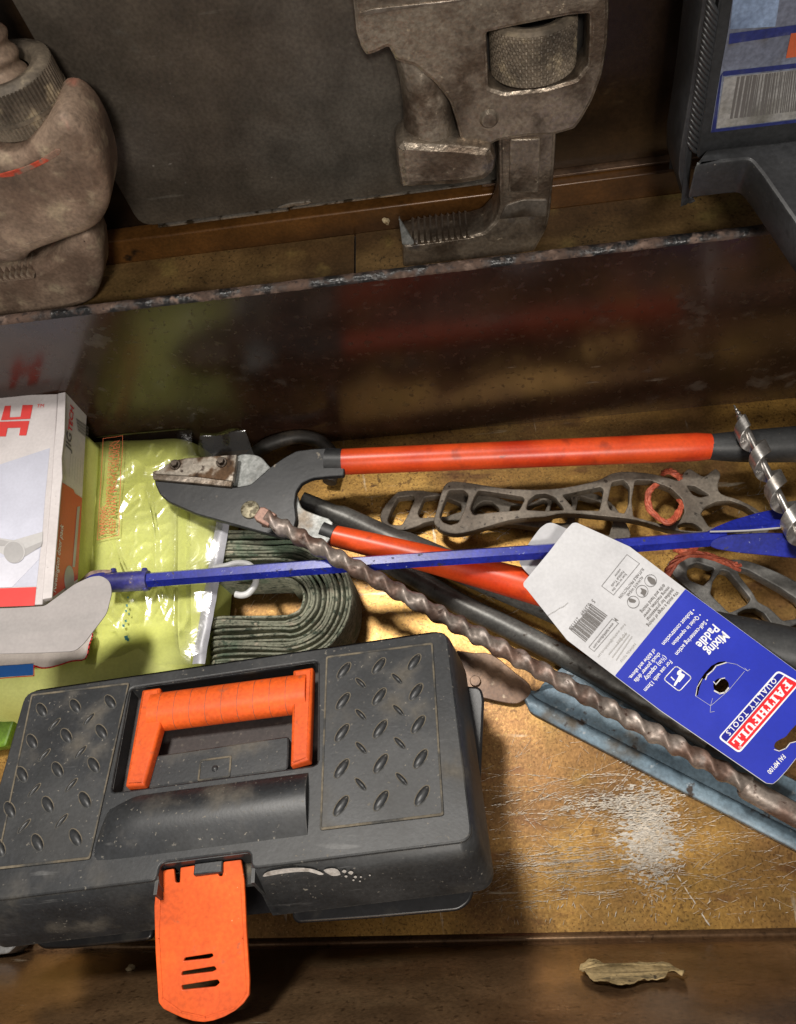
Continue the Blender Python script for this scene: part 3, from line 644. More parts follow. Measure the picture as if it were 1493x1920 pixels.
while x < 1640:
    w_ = rnd.choice([4, 5, 7, 10, 14, 20]); k = (x-1086)/460
    top = 438-(x-1086)*.104+4; bot = 728-(x-1040)*.122-40; sl = 20*(1-k)*1.1+24
    q = ZR([(x, top), (x+w_, top-1), (x+w_-sl, bot), (x-sl, bot)])
    m.add([CF.w(*CF.px(a, b, .0009), .0009) for a, b in q], [(0, 1, 2, 3)]); x += w_+rnd.choice([4, 6, 9, 12])
m.build('barcode', 'inkgrey', CS, 0)
zl = .258
LG = flat(zl)
ledge = ZR([(918, 938), (1080, 918), (1200, 905), (1228, 908), (1252, 930), (1300, 990), (1493, 1268), (1640, 1480), (1750, 1500), (1900, 1300), (1800, 760), (985, 845)])
LGV = plate('foot_ledge', LG, [rounded(ledge, 5)], 0, .026, 'case', CS, .0022)

# ------------------------------------------------------------------ yellow safety vest in its bag, and what lies on it
ZV = .050
VT = thing('safety_vest', 'folded fluorescent yellow vest in a clear plastic bag under the white carton', 'safety vest', P(250, 1040, 0))
def vz(u, v, x, y):
    e = min(u, 1-u)*.30; e2 = min(v, 1-v)*.36
    k = (1-math.exp(-e/.010))*(1-math.exp(-e2/.010))
    return .002+(ZV-.002)*k+.0020*N3(x, y, 1, 14)*k+.0020*max(0, .25-abs(N3(x*.8+y*.5, y*.6, 4, 26)))*4*k
v, f = patch_vf(P(-70, 1345, ZV)[:2], P(354, 1300, ZV)[:2], P(362, 792, ZV)[:2], P(60, 800, ZV)[:2], vz, 90, 90)
obj('folded_cloth', v, f, 'vest', VT, 60)
v, f = patch_vf(P(-200, 1125, .078)[:2], P(138, 1112, .078)[:2], P(164, 806, .078)[:2], P(-200, 812, .078)[:2], lambda u, v, x, y: .003+.0765*(1-math.exp(-min(u+.3, 1-u)*.2/.0012))*(1-math.exp(-min(v, 1-v)*.3/.0015)), 60, 60)
obj('second_fold', v, f, 'vest', VT, 60)
def vz2(u, v, x, y):
    k = (1-math.exp(-min(u+.4, 1-u)*.1/.006))*(1-math.exp(-min(v, 1-v)*.3/.012)); return .002+.0465*k+.002*N3(x, y, 7, 30)*k
v, f = patch_vf(P(330, 1262, .05)[:2], P(378, 1258, .05)[:2], P(424, 850, .05)[:2], P(335, 810, .05)[:2], vz2, 24, 60)
obj('under_fold', v, f, 'vest', VT, 60)
v, f = patch_vf(P(360, 1245, .050)[:2], P(384, 1245, .050)[:2], P(434, 960, .050)[:2], P(408, 965, .050)[:2], lambda u, v, x, y: .050+.0015*N3(x, y, 2, 80)+.002*math.sin(u*3.1), 8, 30)
obj('reflective_strip', v, f, 'strip', VT, 60)
def fz(u, v, x, y):
    k = min(1, min(u, 1-u)*8)*min(1, min(v, 1-v)*8)
    r1 = abs(N3(x*1.2, y*.6, 3, 24)); r2 = abs(N3(x*1.4, y, 8, 70))
    return ZV-.006*(1-k)+.0044+(.0030*max(0, 1-r1*6)**1.5+.0007*max(0, 1-r2*4))*k*min(1, max(0, .25+2.2*N3(x, y, 11, 15)))+.0008*N3(x, y, 2, 16)
v, f = patch_vf(P(158, 1245, ZV)[:2], P(356, 1245, ZV)[:2], P(359, 782, ZV)[:2], P(172, 800, ZV)[:2], fz, 110, 160)
BAGF = obj('clear_bag', v, f, 'film', VT, 0); BAGF.data.shade_smooth()
def fz2(u, v, x, y): return .0555-.002*u*u+.003*N3(x, y, 3, 50)
v, f = patch_vf(P(352, 1240, ZV)[:2], P(400, 1238, .03)[:2], P(440, 975, .03)[:2], P(357, 830, ZV)[:2], fz2, 24, 60)
o = obj('clear_bag_edge', v, f, 'film', VT, 0); o.data.shade_smooth()
VF = flat(ZV+.0050)
def drape(o):                                       # lay the print on the film
    wo = np.array(o['_wl'])
    for vv in o.data.vertices:
        x, y = vv.co.x+wo[0], vv.co.y+wo[1]; vv.co.z = fz(.5, .5, x, y)+.0004-wo[2]
fr4 = Z4([(545, 932), (665, 905), (688, 350), (578, 365)])
edge = [tuple(np.array(fr4[i])+(np.array(fr4[(i+1) % 4])-np.array(fr4[i]))*k/20) for i in range(4) for k in range(20)]
drape(line('warning_frame', VF, edge, .0005, 0, 'warn', BAGF, True))
drape(text('WARNING:', VF, Z4([(580, 905)])[0], Z4([(588, 740)])[0], 0, 'warn', BAGF, 1.05, .01))
drape(text('TO AVOID DANGER OF SUFFOCATION', VF, Z4([(607, 900)])[0], Z4([(640, 385)])[0], 0, 'warn', BAGF, 1.3))
drape(text('KEEP AWAY FROM CHILDREN', VF, Z4([(645, 893)])[0], Z4([(672, 375)])[0], 0, 'warn', BAGF, 1.2))
for i, (x, y, s) in enumerate([(718, 1255, 6), (712, 1300, 8), (706, 1330, 7), (722, 1345, 6), (704, 1385, 8), (692, 1412, 9), (708, 1480, 14), (716, 1490, 10)]):
    q = Z4([(x-s, y-s*.6), (x+s*.4, y-s), (x+s*.6, y+s*.8), (x-s*.6, y+s)]); drape(sheet('pen_mark', VF, q, .0, 'bluepen', BAGF))
# smoky bag end behind the cutter
v, f = patch_vf(P(368, 862, .03)[:2], P(482, 868, .03)[:2], P(462, 806, .03)[:2], P(385, 812, .03)[:2], lambda u, v, x, y: .028+.012*v+.006*N3(x, y, 3, 40), 30, 20)
o = obj('plastic_bag_end', v, f, 'film_dark', None, 0); o.data.shade_smooth(); tag(o, 'smoky clear plastic bag end behind the cutter jaws, against the divider', 'plastic bag')
# white printed bag under the flap
BG = plate('printed_bag', flat(.0605), [spl(Z4([(-60, 1500), (300, 1470), (490, 1445), (512, 1440), (518, 1465), (500, 1520), (478, 1598), (400, 1610), (300, 1642), (235, 1650), (180, 1636), (60, 1650), (-60, 1655)]), 3)], 0, .0012, 'bag', None, .0003)
tag(BG, 'white plastic bag with red outline and blue block under the grey carton flap', 'bag')
line('red_outline', flat(.0606), spl(Z4([(505, 1442), (518, 1465), (500, 1520), (478, 1598), (400, 1612), (300, 1643), (235, 1651), (180, 1637), (60, 1650), (-40, 1655)]), 3, False), .0011, .0002, 'cardred', BG)
sheet('blue_print', flat(.0606), Z4([(-60, 1642), (100, 1632), (186, 1626), (186, 1690), (90, 1696), (-60, 1708)]), .0005, 'bagblue', BG)
line('red_outline', flat(.0606), Z4([(-40, 1712), (90, 1700), (190, 1694), (190, 1640)]), .0007, .0008, 'cardred', BG)
o = plate('lime_case', flat(.014), [rounded([(-60, 1300), (36, 1296), (30, 1340), (10, 1400), (-60, 1410)], 6)], 0, .012, 'lime', None, .002); tag(o, 'lime green plastic corner between the vest and the black toolbox', 'plastic case')

# ------------------------------------------------------------------ carton of door handles
BZ0, BZ1 = .0800, .117
BX = thing('carton', 'white and red carton of door handles with its grey end flap open', 'carton', P(20, 940, BZ0))
TF = flat(BZ1)
tl = [(-260, 748), (108, 738), (98, 905), (79, 1134), (-260, 1142)]
q = [P(x, y, BZ1) for x, y in tl]
m = MB(); n = len(q)
m.add([*q]+[(p[0], p[1], BZ0) for p in q], [tuple(range(n))[::-1], tuple(range(n, 2*n))]+[(i, (i+1) % n, n+(i+1) % n, n+i) for i in range(n)])
m.build('carton_body', 'boxwhite', BX, 20, bevel=.0008)
# side sleeve panel
q0 = P(114, 737, BZ1); q1 = P(88, 1128, BZ1); o0 = P(124, 736, BZ1-.001); 
lid_px = ZE([(388, 132), (436, 124), (428, 400), (410, 560), (414, 690), (405, 760), (345, 1495), (248, 1512), (300, 1050), (345, 640), (372, 380)])
plate('sleeve_edge', TF, [rounded(lid_px, 2)], -.0004, .0016, 'boxwhite', BX, .0004)
sa = P(*ZE([(436, 126)])[0], BZ1-.0012); sb = P(*ZE([(340, 1500)])[0], BZ1-.0012)
SF = Frame(sb, sa-sb, (0, 0, 1)); SF = Frame(SF.o, -SF.u, SF.v)      # outward normal to the right
if SF.n[0] < 0: SF = Frame(sb, sa-sb, (0, 0, 1))
u_vec = sa-sb
side_h = BZ1-.0012-BZ0
SFF = Frame(sb, u_vec, np.cross(np.cross(u_vec, (0, 0, -1)), u_vec)) 
SP = Frame(sb, u_vec, (0, 0, 1))
if SP.n[0] < 0: SP = Frame(sb, u_vec, (0, 0, -1))
Ls = np.linalg.norm(u_vec)
def spx(x, y, h=0.0): return SP.px(*ZE([(x, y)])[0], h)
m = MB(); sgn = SP.v[2]
m.box(SP, 0, Ls, min(0, -sgn*side_h), max(0, -sgn*side_h), -.012, 0); m.build('side_panel', 'boxwhite', BX, 20)
def clipv(q): return (min(max(q[0], .0006), Ls-.0006), min(max(q[1], min(0, -sgn*side_h)+.0004), max(0, -sgn*side_h)-.0004))
def side_sheet(name, pts, h, mat):
    L2 = [clipv(spx(*p, h)) for p in pts]; v, f = plate_vf(SP, [L2], h, .0001, .00001); return obj(name, v, f, mat, BX, 0)
side_sheet('red_print', [(414, 725), (490, 775), (500, 800), (590, 870), (560, 1150), (560, 1400), (330, 1560), (300, 1520), (405, 800)], .0003, 'boxorange')
side_sheet('lever_print', [(516, 890), (534, 885), (500, 1290), (484, 1290)], .0006, 'boxgrey')
L2 = [clipv(spx(462+36*math.cos(t)*.9, 1370+90*math.sin(t), .0006)) for t in np.linspace(0, 2*math.pi, 24, endpoint=False)]
v, f = plate_vf(SP, [L2], .0006, .0001, .00001); obj('plate_print', v, f, 'boxgrey', BX, 0)
m = MB()
for i in range(12):
    y0 = 300+i*7.5
    m.add([SP.w(*spx(x, y, .0004), .0004) for x, y in ((508+i*1.2, y0), (590, y0+58), (590, y0+62-(i % 3)), (508+i*1.2, y0+4-(i % 3)))], [(0, 1, 2, 3)])
m.build('barcode', 'inkgrey', BX, 0)
for i in range(6): line('small_print', SP, ZE([(470+i*17, 540+i*10), (462+i*17, 690+i*12)]), .0004, .0004, 'inkpale', BX)
text('JIG', SP, ZE([(470, 528)])[0], ZE([(478, 410)])[0], .0004, 'inkgrey', BX, .8, .02)
text('TECH', SP, ZE([(479, 400)])[0], ZE([(492, 232)])[0], .0004, 'cardred', BX, .8, .02)
text('Newington door pack', SP, ZE([(372, 1462)])[0], ZE([(424, 1015)])[0], .0006, 'inkwhite', BX, 1.1, .01)
# print on the top face
sheet('lilac_print', TF, ZE([(-300, 690), (0, 607), (333, 497), (300, 830), (282, 1060), (243, 1420), (-300, 1432)]), .0001, 'boxlilac', BX)
sheet('pale_print', TF, ZE([(-300, 1350), (0, 1230), (265, 1170), (258, 1240), (80, 1425), (-300, 1432)]), .0003, 'boxlilac2', BX)
sheet('red_band', TF, ZE([(-300, 1438), (0, 1432), (242, 1424), (230, 1548), (0, 1556), (-300, 1560)]), .0002, 'boxred', BX)
sheet('lever_print', TF, ZE([(-300, 1100), (0, 1098), (90, 1112), (285, 1055), (283, 1130), (165, 1200), (90, 1250), (0, 1195), (-300, 1180)]), .0005, 'boxgrey2', BX)
sheet('lever_print', TF, ZE([(-300, 1110), (0, 1108), (80, 1125), (60, 1150), (-300, 1150)]), .0007, 'boxgrey', BX)
sheet('lever_print', TF, ZE([(150, 1175), (280, 1120), (276, 1150), (150, 1230)]), .0007, 'boxgrey', BX)
sheet('lever_rose_print', TF, ZE([(95+72*math.cos(t), 1188+76*math.sin(t)) for t in np.linspace(0, 2*math.pi, 28, endpoint=False)]), .0010, 'boxgrey2', BX)
sheet('lever_rose_print', TF, ZE([(90+66*math.cos(t), 1192+70*math.sin(t)) for t in np.linspace(0, 2*math.pi, 28, endpoint=False)]), .0012, 'boxgrey', BX)
sheet('logo_print', TF, ZE([(32, 217), (72, 215), (66, 268), (64, 293), (136, 289), (150, 211), (218, 210), (201, 302), (6, 312)]), .0004, 'boxred', BX)
sheet('logo_print', TF, ZE([(0, 322), (196, 316), (174, 413), (127, 413), (136, 361), (50, 363), (38, 419), (-20, 420), (-12, 322)]), .0004, 'boxred', BX)
text('TM', TF, ZE([(242, 228)])[0], ZE([(290, 226)])[0], .0004, 'boxred', BX, 1.0)
plate('open_flap', flat(.1200), [rounded([(-260, 1146), (20, 1140), (72, 1137), (84, 1136), (140, 1095), (170, 1081), (190, 1079), (206, 1090), (210, 1110), (200, 1150), (156, 1208), (140, 1221), (80, 1224), (-260, 1232)], 9)], 0, .0009, 'flap', BX, .0002)

# ------------------------------------------------------------------ strap coil
def strap():
    cx0, cy0, z = 535., 1118., .046; xl = 300.
    pts = []; turns = 13; rnd = random.Random(4)
    seg = 26
    for tnum in range(turns):
        def rad_(fr_): return 33+7.2*(tnum+fr_)+3.0*math.sin(1.25*(tnum+fr_))
        # right arc (top -> bottom), lower straight, left arc, upper straight
        for k in range(seg):
            t = k/seg; r_ = rad_(t*.35); th = -math.pi/2+math.pi*t
            pts.append((cx0+r_*math.cos(th)*1.0, cy0+r_*math.sin(th)))
        for k in range(12):
            t = k/12; r_ = rad_(.35+t*.15); pts.append((cx0+(xl-cx0)*t, cy0+r_+2*math.sin(t*5+tnum)))
        for k in range(seg):
            t = k/seg; r_ = rad_(.5+t*.35); th = math.pi/2+math.pi*t
            pts.append((xl+r_*math.cos(th), cy0+r_*math.sin(th)))
        for k in range(12):
            t = k/12; r_ = rad_(.85+t*.15); pts.append((xl+(cx0-xl)*t, cy0-r_+2*math.sin(t*4+tnum*2)))
    w_ = [P(x, y, z)[:2] for x, y in pts]; V = []; Fc = []; th_ = .00118; N = len(w_)
    for i in range(N):
        d = w_[min(i+1, N-1)]-w_[max(i-1, 0)]; d /= np.linalg.norm(d); q = np.array([-d[1], d[0]])
        zt = z+.0012*N3(w_[i][0], w_[i][1], i*.004, 30)+.0006*math.sin(i*.9)-.018*min(1, max(0, (402-pts[i][0])/25))
        for s, zz in ((-1, .002), (-1, zt-.0008), (-.5, zt), (.5, zt), (1, zt-.0008), (1, .002)):
            V.append((*(w_[i]+q*th_*s), zz))
    for i in range(N-1):
        for k in range(6): Fc.append((i*6+k, i*6+(k+1) % 6, (i+1)*6+(k+1) % 6, (i+1)*6+k))
    o = obj('webbing_strap', V, Fc, 'web', None, 50)
    tag(o, 'rolled green and grey woven webbing strap beside the yellow vest', 'strap')
strap()
hk = tube('hanger_hook', path(W([(*Z5([(400, 870)])[0], .054), (*Z5([(470, 858)])[0], .054), (*Z5([(530, 842)])[0], .054), (*Z5([(600, 850)])[0], .054), (*Z5([(638, 900)])[0], .054), (*Z5([(636, 960)])[0], .054), (*Z5([(600, 1010)])[0], .054), (*Z5([(560, 1024)])[0], .054), (*Z5([(524, 1018)])[0], .054)]), 6), .0027, 'hanger', None, 10)
tag(hk, 'small milky white plastic hanger hook lying over the rolled strap', 'hanger hook')
o = tube('rubber_hose', path(W([(*Z5([(560, 300)])[0], .012), (*Z5([(660, 195)])[0], .022), (*Z5([(760, 145)])[0], .026), (*Z5([(880, 120)])[0], .026), (*Z5([(990, 140)])[0], .024), (*Z5([(1060, 200)])[0], .018), (*Z5([(1080, 280)])[0], .012), (*Z5([(1060, 380)])[0], .011)]), 7), .0065, 'hose', None, 12)
tag(o, 'dark curved rubber hose behind the cutter, close to the divider', 'hose')

# ------------------------------------------------------------------ grey tubes on the floor
o = tube('steel_tube', path(W([(566, 938, .030), (640, 968, .022), (760, 1022, .0135), (900, 1082, .0125), (1040, 1142, .0125), (1200, 1215, .0125)]), 6), [.0075]*6+[.0095]*6+[.0115]*19, 'galv', None, 16)
tag(o, 'thin grey steel tube running under the lower red cutter handle', 'tube', 'grey tubes on the floor')
o = tube('steel_tube', path(W([(700, 1040, .0095), (780, 1084, .0095), (866, 1134, .0095), (960, 1180, .0095), (1131, 1270, .0095), (1330, 1385, .0095)]), 6), .0088, 'galv', None, 16)
tag(o, 'grey worn steel tube next to the twisted drill bit, below the card', 'tube', 'grey tubes on the floor')

# ------------------------------------------------------------------ blue steel channel
CH = thing('steel_channel', 'pale blue painted steel channel with a brown tongue on the golden floor', 'steel channel', P(1200, 1400, 0))
ax0 = P(992, 1292, .0); ax1 = P(1620, 1612, .0); d = ax1-ax0; d /= np.linalg.norm(d)
nrm = np.array([-d[1], d[0], 0]); Lc = np.linalg.norm(ax1-ax0)
prof2 = [(-.0165, .001), (-.0164, .0050), (-.0150, .0060), (-.0075, .0062), (-.0058, .0056), (-.0045, .0034), (.0090, .0032), (.0110, .0060), (.0130, .0085), (.0255, .0090), (.0262, .0082), (.0264, .001)]
V = []; Fc = []; nl = 60; K = len(prof2)
for i in range(nl+1):
    s = i/nl*Lc; k = min(1, .25+s/.022); k = k if i else .2
    for a, z in prof2:
        aa = a*(k if a > 0 else min(1, .55+s/.02)); q = ax0+d*(s+(.010*(1-k) if a > 0 else 0))+nrm*aa; V.append((q[0], q[1], z))
for i in range(nl):
    for k in range(K-1): Fc.append((i*K+k, i*K+k+1, (i+1)*K+k+1, (i+1)*K+k))
Fc.append(tuple(range(K)))
obj('channel_profile', V, Fc, 'channel', CH, 40)
plate('tongue', flat(.0065), [spl(ZC([(20, 60), (110, 55), (190, 62), (290, 140), (350, 190), (352, 232), (318, 262), (280, 272), (210, 262), (150, 248), (20, 230)]), 3)], 0, .004, 'tongue', CH, .0006)
m = MB(); q = flat(.0065).px(*ZC([(118, 178)])[0]); m.add(*disc_vf(flat(.0065), q[0], q[1], .0025, .0042, .0025)); m.build('rivet', 'tongue', CH)

# ------------------------------------------------------------------ cast brackets
def grow(lp, px_=1.4):
    c = np.mean(lp, axis=0); return [tuple(np.array(q)+(np.array(q)-c)/np.linalg.norm(np.array(q)-c)*px_) for q in lp]
def bracket(name, fr, loops, t, mat, label):
    o = plate(name, fr, [spl(lp, 3) if i == 0 else rounded(grow(lp), 4, 3) for i, lp in enumerate(loops)], 0, t, mat, None, .0011)
    return tag(o, label, 'bracket', 'cast brackets')
b1 = [Z6([(498, 560), (515, 500), (540, 410), (560, 368), (600, 350), (700, 360), (880, 388), (960, 392), (1050, 395), (1200, 384), (1380, 345)])
      + ZH([(350, 25), (450, 12), (600, 25), (700, 50), (770, 62), (800, 20), (835, -5), (880, 20), (925, 42), (970, 10), (1000, -4), (1028, 30), (1012, 95), (1032, 150), (1150, 190), (1260, 250), (1330, 330), (1310, 400), (1200, 400), (1080, 395), (960, 398), (860, 392), (700, 368), (500, 312), (250, 284), (60, 272)])
      + Z6([(1100, 542), (1000, 548), (900, 562), (760, 602), (660, 628), (600, 632), (545, 618), (510, 590)]),
      Z6([(582, 402), (655, 400), (684, 425), (660, 500), (630, 568), (590, 582), (548, 566), (533, 538), (555, 470)]),
      Z6([(742, 402), (860, 420), (975, 436), (984, 450), (955, 505), (800, 515), (716, 530), (698, 500), (720, 440)]),
      Z6([(1000, 502), (1012, 455), (1050, 425), (1100, 420), (1150, 440), (1190, 490), (1196, 503), (1100, 506)]),
      Z6([(1195, 425), (1300, 405), (1395, 384), (1410, 398), (1398, 460), (1388, 505), (1262, 503)]),
      ZH([(358, 82), (425, 70), (462, 110), (458, 200), (432, 268), (345, 244), (332, 200)]),
      ZH([(502, 70), (600, 74), (715, 118), (786, 186), (800, 262), (772, 305), (718, 332), (640, 326), (492, 288), (482, 190)]),
      ZH([(822, 102), (870, 108), (955, 158), (900, 168), (858, 152)]),
      ZH([(910, 272), (940, 230), (1005, 202), (1085, 197), (1180, 232), (1240, 275), (1285, 330), (1120, 352), (960, 352)]),
      ZH([(762, 350), (800, 332), (856, 336), (900, 362), (915, 380), (785, 376)])]
BF1 = plane3(P(830, 960, .030), P(1300, 940, .028), P(1000, 1000, .028))
bracket('cast_bracket', BF1, b1, .0105, 'iron', 'uppermost brown cast bracket with openwork holes above the white card')
def shift(lp, dx, dy): return [(x+dx, y+dy) for x, y in lp]
b2 = [Z6([(212, 560), (222, 500), (290, 418), (330, 402), (420, 398), (520, 412), (700, 418), (840, 436), (905, 460), (1000, 470), (1100, 430), (1200, 410), (1300, 400), (1420, 440), (1500, 520), (1560, 640), (1500, 700), (1380, 660), (1200, 610), (1050, 600), (950, 585), (800, 575), (650, 562), (480, 566), (400, 596), (330, 614), (262, 602)]),
      Z6([(305, 442), (385, 432), (392, 450), (360, 520), (325, 582), (268, 580), (252, 562), (270, 510)]),
      Z6([(450, 440), (520, 432), (560, 440), (640, 470), (645, 510), (560, 535), (425, 545), (415, 520)]),
      Z6([(715, 520), (735, 480), (770, 462), (810, 465), (845, 495), (850, 515), (780, 522)]),
      Z6([(920, 480), (1010, 490), (1090, 450), (1110, 470), (1080, 540), (1000, 560), (900, 545)]),
      Z6([(1140, 450), (1230, 432), (1240, 470), (1210, 570), (1130, 570), (1120, 540)]),
      Z6([(1280, 430), (1400, 470), (1460, 560), (1440, 640), (1330, 600), (1260, 570)])]
bracket('cast_bracket', flat(.0125), b2, .0095, 'iron', 'lower brown cast bracket half hidden beneath another bracket, near the lower red handle')
b3 = [ZH([(700, 585), (760, 540), (860, 530), (1010, 560), (1150, 555), (1300, 600), (1493, 690), (1640, 780), (1700, 850), (1640, 940), (1493, 960), (1440, 990), (1390, 1000), (1180, 990), (1090, 945), (960, 850), (840, 750), (745, 665)]),
      ZH([(830, 600), (880, 580), (985, 612), (960, 670), (920, 715), (840, 680), (822, 650)]),
      ZH([(1030, 625), (1075, 635), (1160, 740), (1210, 800), (1190, 830), (1110, 870), (1080, 880), (968, 770), (985, 690)]),
      ZH([(1125, 605), (1200, 625), (1400, 740), (1493, 800), (1540, 860), (1493, 920), (1410, 930), (1330, 850), (1262, 815), (1230, 760), (1150, 660)]),
      ZH([(1135, 890), (1180, 868), (1240, 862), (1290, 890), (1335, 950), (1240, 955), (1150, 940)])]
bracket('cast_bracket', flat(.014), b3, .0110, 'iron2', 'grey cast bracket with spokes and a ring to the right of the blue card')

# ------------------------------------------------------------------ long handled cutter
CT = thing('cable_cutter', 'long cutter with black jaws and two red handles lying above the strap', 'cutter', P(700, 940, 0))
JZ = .0685
JF = plane3(P(*Z5([(60, 370)])[0], .070), P(*Z5([(1140, 260)])[0], .067), P(*Z5([(850, 660)])[0], .066))
plate('upper_blade_arm', JF, [spl(Z5([(500, 402), (510, 300), (535, 226), (610, 218), (670, 236), (722, 292), (860, 420), (900, 520), (980, 560), (1078, 606), (1042, 735), (940, 690), (860, 640), (700, 560), (560, 470)]), 3)], -.0055, .006, 'silver', CT, .0008)
jaw = Z5([(58, 345), (62, 385), (90, 448), (140, 492), (300, 562), (540, 628), (700, 672), (800, 700), (852, 662), (872, 590), (862, 500), (872, 430), (905, 382), (960, 356), (1050, 346), (1145, 340), (1150, 184), (1060, 181), (960, 186), (870, 198), (800, 236), (720, 292), (610, 390), (520, 406), (300, 385), (100, 362)])
plate('black_jaw', JF, [rounded(jaw, 5)], 0, .0052, 'jaw', CT, .0010)
plate('cutting_blade', JF, [rounded(Z5([(46, 322), (60, 312), (92, 308), (130, 275), (180, 252), (235, 240), (400, 228), (532, 219), (520, 300), (508, 372), (300, 345), (60, 330)]), 3)], .0042, .0050, 'blade', CT, .0006)
plate('blade_edge', JF, [rounded(Z5([(46, 326), (90, 326), (300, 342), (506, 368), (498, 404), (300, 385), (52, 362)]), 3)], .0030, .0034, 'wrench_bright', CT, .0005)
for (x, y) in ((180, 280), (445, 266)):
    q = JF.px(*Z5([(x, y)])[0], .0042)
    bo = obj('bolt', *disc_vf(JF, q[0], q[1], .0056, .0046, .0016, 18), 'bolt', CT)
    hexp = [(q[0]+.0031*math.cos(math.pi/3*k+.3), q[1]+.0031*math.sin(math.pi/3*k+.3)) for k in range(6)]
    obj('bolt_head', *plate_vf(JF, [hexp], .0086, .0032, .0004), 'bolt', bo)
q = JF.px(*Z5([(605, 532)])[0], .002); obj('pivot_bolt', *disc_vf(JF, q[0], q[1], .0022, .0076, .0024, 28, .1), 'pivot', CT)
def handle(pts, r0, r1, ncap=3):
    p = path(pts, 10); n = len(p); return p, list(np.linspace(r0, r1, n))
# upper handle
p, r_ = handle(W([(643, 866, .0615), (900, 855, .0575), (1333, 837, .051)]), .0108, .0113); r_[-1] *= .9
flatsec = lambda t: 1.0
tube('handle_sleeve', p, r_, 'red', CT, 20)
p, r_ = handle(W([(612, 866, .0615), (645, 866, .0614)]), .0108, .0106); tube('collar', p, r_, 'rubber', CT, 20)
p, r_ = handle(W([(1326, 838, .0512), (1420, 836, .0495), (1640, 826, .046)]), .0096, .0165); tube('grip', p, r_, 'rubber', CT, 20)
# lower handle
p, r_ = handle(W([(624, 1004, .0525), (800, 1047, .0455), (1005, 1102, .0425), (1210, 1157, .0405)]), .0086, .0150)
tube('handle_sleeve', p, r_, 'red', CT, 20)
p, r_ = handle(W([(606, 997, .0528), (628, 1005, .0524)]), .0094, .0092); tube('collar', p, r_, 'rubber', CT, 20)
p, r_ = handle(W([(1190, 1152, .0400), (1340, 1190, .037), (1640, 1262, .034)]), .0142, .0200); tube('grip', p, r_, 'rubber', CT, 20)

# ------------------------------------------------------------------ twine
def twine(ptspx, r, label, seedk):
    T_ = thing('twine', label, 'twine', P(ptspx[0][0], ptspx[0][1], .02), 'orange twine loops'); base = path(W(ptspx), 8); n = len(base)
    for s in range(5):
        pp = []
        for i, q in enumerate(base):
            a = 2*math.pi*s/5+i*.25+seedk; k = r*.75
            fr_ = 1+1.0*max(0, (i/n-.9)*10)
            pp.append(q+np.array([math.cos(a)*k*fr_, math.sin(a)*k*fr_, math.sin(a*1.3)*k*.5])+np.array([noise.noise(Vector(q)*90+Vector((s, 0, 0))), noise.noise(Vector(q)*90+Vector((0, s, 7))), 0])*.0010)
        tube('strand', pp, r*.62, 'twine', T_, 7)
twine([(*p, z) for p, z in zip(ZH([(650, 88), (612, 108), (582, 150), (578, 215), (612, 272), (660, 312), (706, 328), (745, 296), (776, 250), (785, 205), (762, 160)]), (.024, .027, .028, .028, .030, .033, .035, .032, .028, .024, .018))], .0020, 'orange twine loop tied through the holes of the uppermost bracket', 0)
twine([(*p, z) for p, z in zip(ZH([(672, 22), (705, 8), (748, 30), (772, 52)]), (.026, .033, .034, .028))], .0020, 'frayed bit of orange twine at the top edge of the uppermost bracket', 1)
twine([(*p, z) for p, z in zip(ZH([(690, 672), (715, 612), (770, 550), (840, 525), (930, 532), (1020, 558), (1132, 600)]), (.030, .034, .036, .038, .036, .032, .028))], .0023, 'orange twine with a cut end lying below the blue paddle', 2)
twine([(*p, z) for p, z in zip(ZH([(750, 490), (800, 515), (850, 500), (870, 470)]), (.030, .038, .038, .030))], .0022, 'short knot of orange twine just under the blue rod', 4)

# ------------------------------------------------------------------ mixing paddle
MP_ = thing('mixing_paddle', 'blue mixing paddle with a long hexagonal rod lying across the chest', 'mixing paddle', P(760, 1050, 0))
rod = W([(272, 1088, .0655), (640, 1060, .067), (1020, 1034, .0665), (1360, 1008, .060)])
tube('hex_rod', path(rod, 3), [.0062]*4+[.0060]*6, 'blue', MP_, 6, smooth=20)
tube('collar', path(W([(200, 1093, .0655), (279, 1088, .0655)]), 3), .0080, 'blue_worn', MP_, 12, smooth=40)
for (x, y) in Z4([(636, 1096), (810, 1094), (640, 1215), (815, 1215)]):
    v, f = tube_vf(W([(x, y, .0655), (x, y+(8 if y < 1088 else -8), .0655)]), [.0022, .003], 10); obj('nub', v, f, 'blue_worn', MP_, 40)
TPF = flat(.0690)
plate('tip_fork', TPF, [spl(ZE([(480, 1440), (560, 1350), (620, 1312), (740, 1308), (720, 1340), (690, 1355), (600, 1400), (540, 1445)]), 3)], 0, .006, 'wood', MP_, .0008)
plate('tip_inset', TPF, [spl(ZE([(540, 1395), (600, 1345), (690, 1325), (695, 1350), (610, 1372), (560, 1408)]), 3)], .0006, .002, 'blue', MP_, .0003)
bl1 = plane3(P(1325, 998, .062), P(1493, 985, .062), P(1470, 950, .056))
plate('paddle_blade', bl1, [rounded(ZH([(925, 392), (1000, 352), (1100, 312), (1250, 268), (1400, 236), (1700, 190), (1700, 352), (1430, 352), (1180, 378), (1000, 392)]), 4)], 0, .0022, 'blue', MP_, .0006)
bl2 = plane3(P(1330, 1012, .066), P(1493, 1008, .066), P(1460, 1046, .056))
plate('paddle_blade', bl2, [rounded(ZH([(958, 474), (972, 446), (1010, 424), (1100, 406), (1300, 396), (1500, 400), (1700, 408), (1700, 562), (1493, 552), (1350, 536), (1150, 518), (1000, 494)]), 6)], 0, .0022, 'blue', MP_, .0006)
